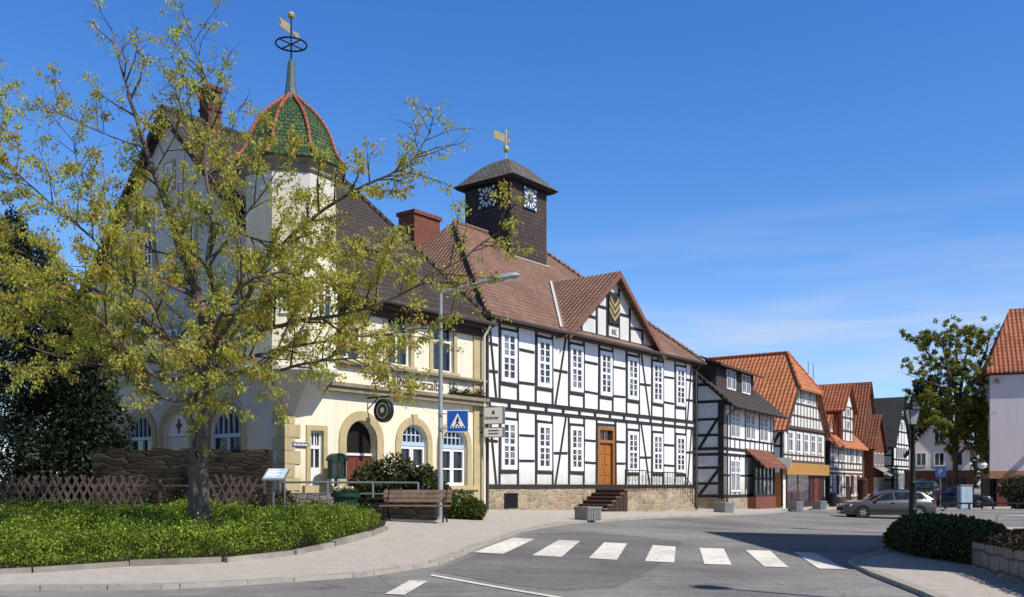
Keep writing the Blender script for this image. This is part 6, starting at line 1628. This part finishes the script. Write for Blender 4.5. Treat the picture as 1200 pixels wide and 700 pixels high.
M['alloy'] = surf('alloy_wheel', (.45, .45, .46), .4, .1, 8, 0, metal=.7)
M['lens'] = flat('headlight_lens', (.5, .52, .55), .15, 0, .7)
M['redlens'] = flat('tail_lens', (.38, .015, .02), .2, 0, .6)
def carpaint(name, c):
    m, nt, b = new_mat(name); vec = nt.nodes.new('ShaderNodeTexCoord').outputs['Object']
    nt.links.new(ramp(nt, noise(nt, vec, 1.2, 4, .6), [(.3, sc_(c, .85)), (.7, sc_(c, 1.1))]), b.inputs['Base Color'])
    b.inputs['Metallic'].default_value = .45; b.inputs['Roughness'].default_value = .32; b.inputs['Coat Weight'].default_value = .5; b.inputs['Coat Roughness'].default_value = .08
    return m
cx_, cy_ = GP(1045, 608.5); car('bronze grey estate car parked with its nose to the left beside the lantern post', carpaint('bronze_grey_paint', (.075, .069, .066)), (cx_, cy_ + .8, G(cx_, cy_ + .8) + .01), rad(-3))
p = gpt(1088, 60.5); car('dark parked car half hidden behind the tail of the estate car', carpaint('black_paint', (.02, .022, .026)), (p[0] - .4, p[1], p[2] + .42), rad(58))
p = gpt(1118, 64); car('black car parked left of the pale blue cabinet', carpaint('dark_blue_paint', (.015, .02, .03)), (p[0], p[1], p[2] + .1), rad(160))

# ---------------------------------------------------------------- sky, sun, camera
SUN_AZ = (math.cos(rad(-36)), math.sin(rad(-36))); SUN_EL = rad(47)
w = bpy.data.worlds.new('World'); SC.world = w; w.use_nodes = True; nt = w.node_tree
bg = nt.nodes['Background']; sky = nt.nodes.new('ShaderNodeTexSky'); sky.sky_type = 'NISHITA'; sky.sun_disc = False
sky.sun_elevation = SUN_EL; sky.sun_rotation = math.atan2(SUN_AZ[0], SUN_AZ[1]); sky.air_density = 1.0; sky.dust_density = .35; sky.ozone_density = 2.2; sky.altitude = 100
tc = nt.nodes.new('ShaderNodeTexCoord'); sep = nt.nodes.new('ShaderNodeSeparateXYZ'); nt.links.new(tc.outputs['Generated'], sep.inputs[0])
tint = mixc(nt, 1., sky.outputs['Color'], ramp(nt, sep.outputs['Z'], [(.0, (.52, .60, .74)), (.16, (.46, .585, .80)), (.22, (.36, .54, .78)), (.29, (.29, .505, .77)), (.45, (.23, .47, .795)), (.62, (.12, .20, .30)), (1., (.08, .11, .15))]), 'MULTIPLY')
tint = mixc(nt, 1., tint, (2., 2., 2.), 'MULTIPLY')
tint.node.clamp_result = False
# thin cirrus veils low over the right-hand horizon
nz = noise(nt, stretch(nt, tc.outputs['Generated'], (1.5, 1.5, 13)), 2.2, 8, .60)
cl = ramp(nt, nz, [(.42, (.0, .0, .0)), (.56, (.45, .45, .45)), (.70, (1, 1, 1))])
el = ramp(nt, sep.outputs['Z'], [(.02, (.9, .9, .9)), (.165, (1, 1, 1)), (.19, (.35, .35, .35)), (.24, (.3, .3, .3)), (.29, (0, 0, 0))])
xr = ramp(nt, sep.outputs['X'], [(.0, (.1, .1, .1)), (.2, (1, 1, 1))])
msk = mixc(nt, 1., mixc(nt, 1., cl, el, 'MULTIPLY'), xr, 'MULTIPLY')
msk = mixc(nt, 1., msk, (.8, .8, .8), 'MULTIPLY')
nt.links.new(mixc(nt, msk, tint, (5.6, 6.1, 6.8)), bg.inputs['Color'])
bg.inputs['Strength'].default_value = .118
ld = bpy.data.lights.new('sun', 'SUN'); ld.energy = 5.3; ld.angle = rad(.53); ld.color = (1., .94, .85)
lo = bpy.data.objects.new('sun', ld); COL.objects.link(lo); lo.location = (20, -20, 40)
dirv = Vector((SUN_AZ[0] * math.cos(SUN_EL), SUN_AZ[1] * math.cos(SUN_EL), math.sin(SUN_EL))); lo.rotation_euler = dirv.to_track_quat('Z', 'Y').to_euler()
cd = bpy.data.cameras.new('camera'); cam = bpy.data.objects.new('camera', cd); COL.objects.link(cam); SC.camera = cam
cam.location = (0, 0, ZC); cam.rotation_euler = (rad(90), 0, 0)
cd.sensor_fit = 'HORIZONTAL'; cd.sensor_width = 36; cd.lens = 36 * F / 1200; cd.shift_y = (HY - 350) / 1200; cd.clip_start = .1; cd.clip_end = 5000
SC.view_settings.view_transform = 'Standard'; SC.view_settings.look = 'None'; SC.view_settings.exposure = 0; SC.view_settings.gamma = 1
SC.cycles.use_denoising = True
SC.cycles.max_bounces = 6
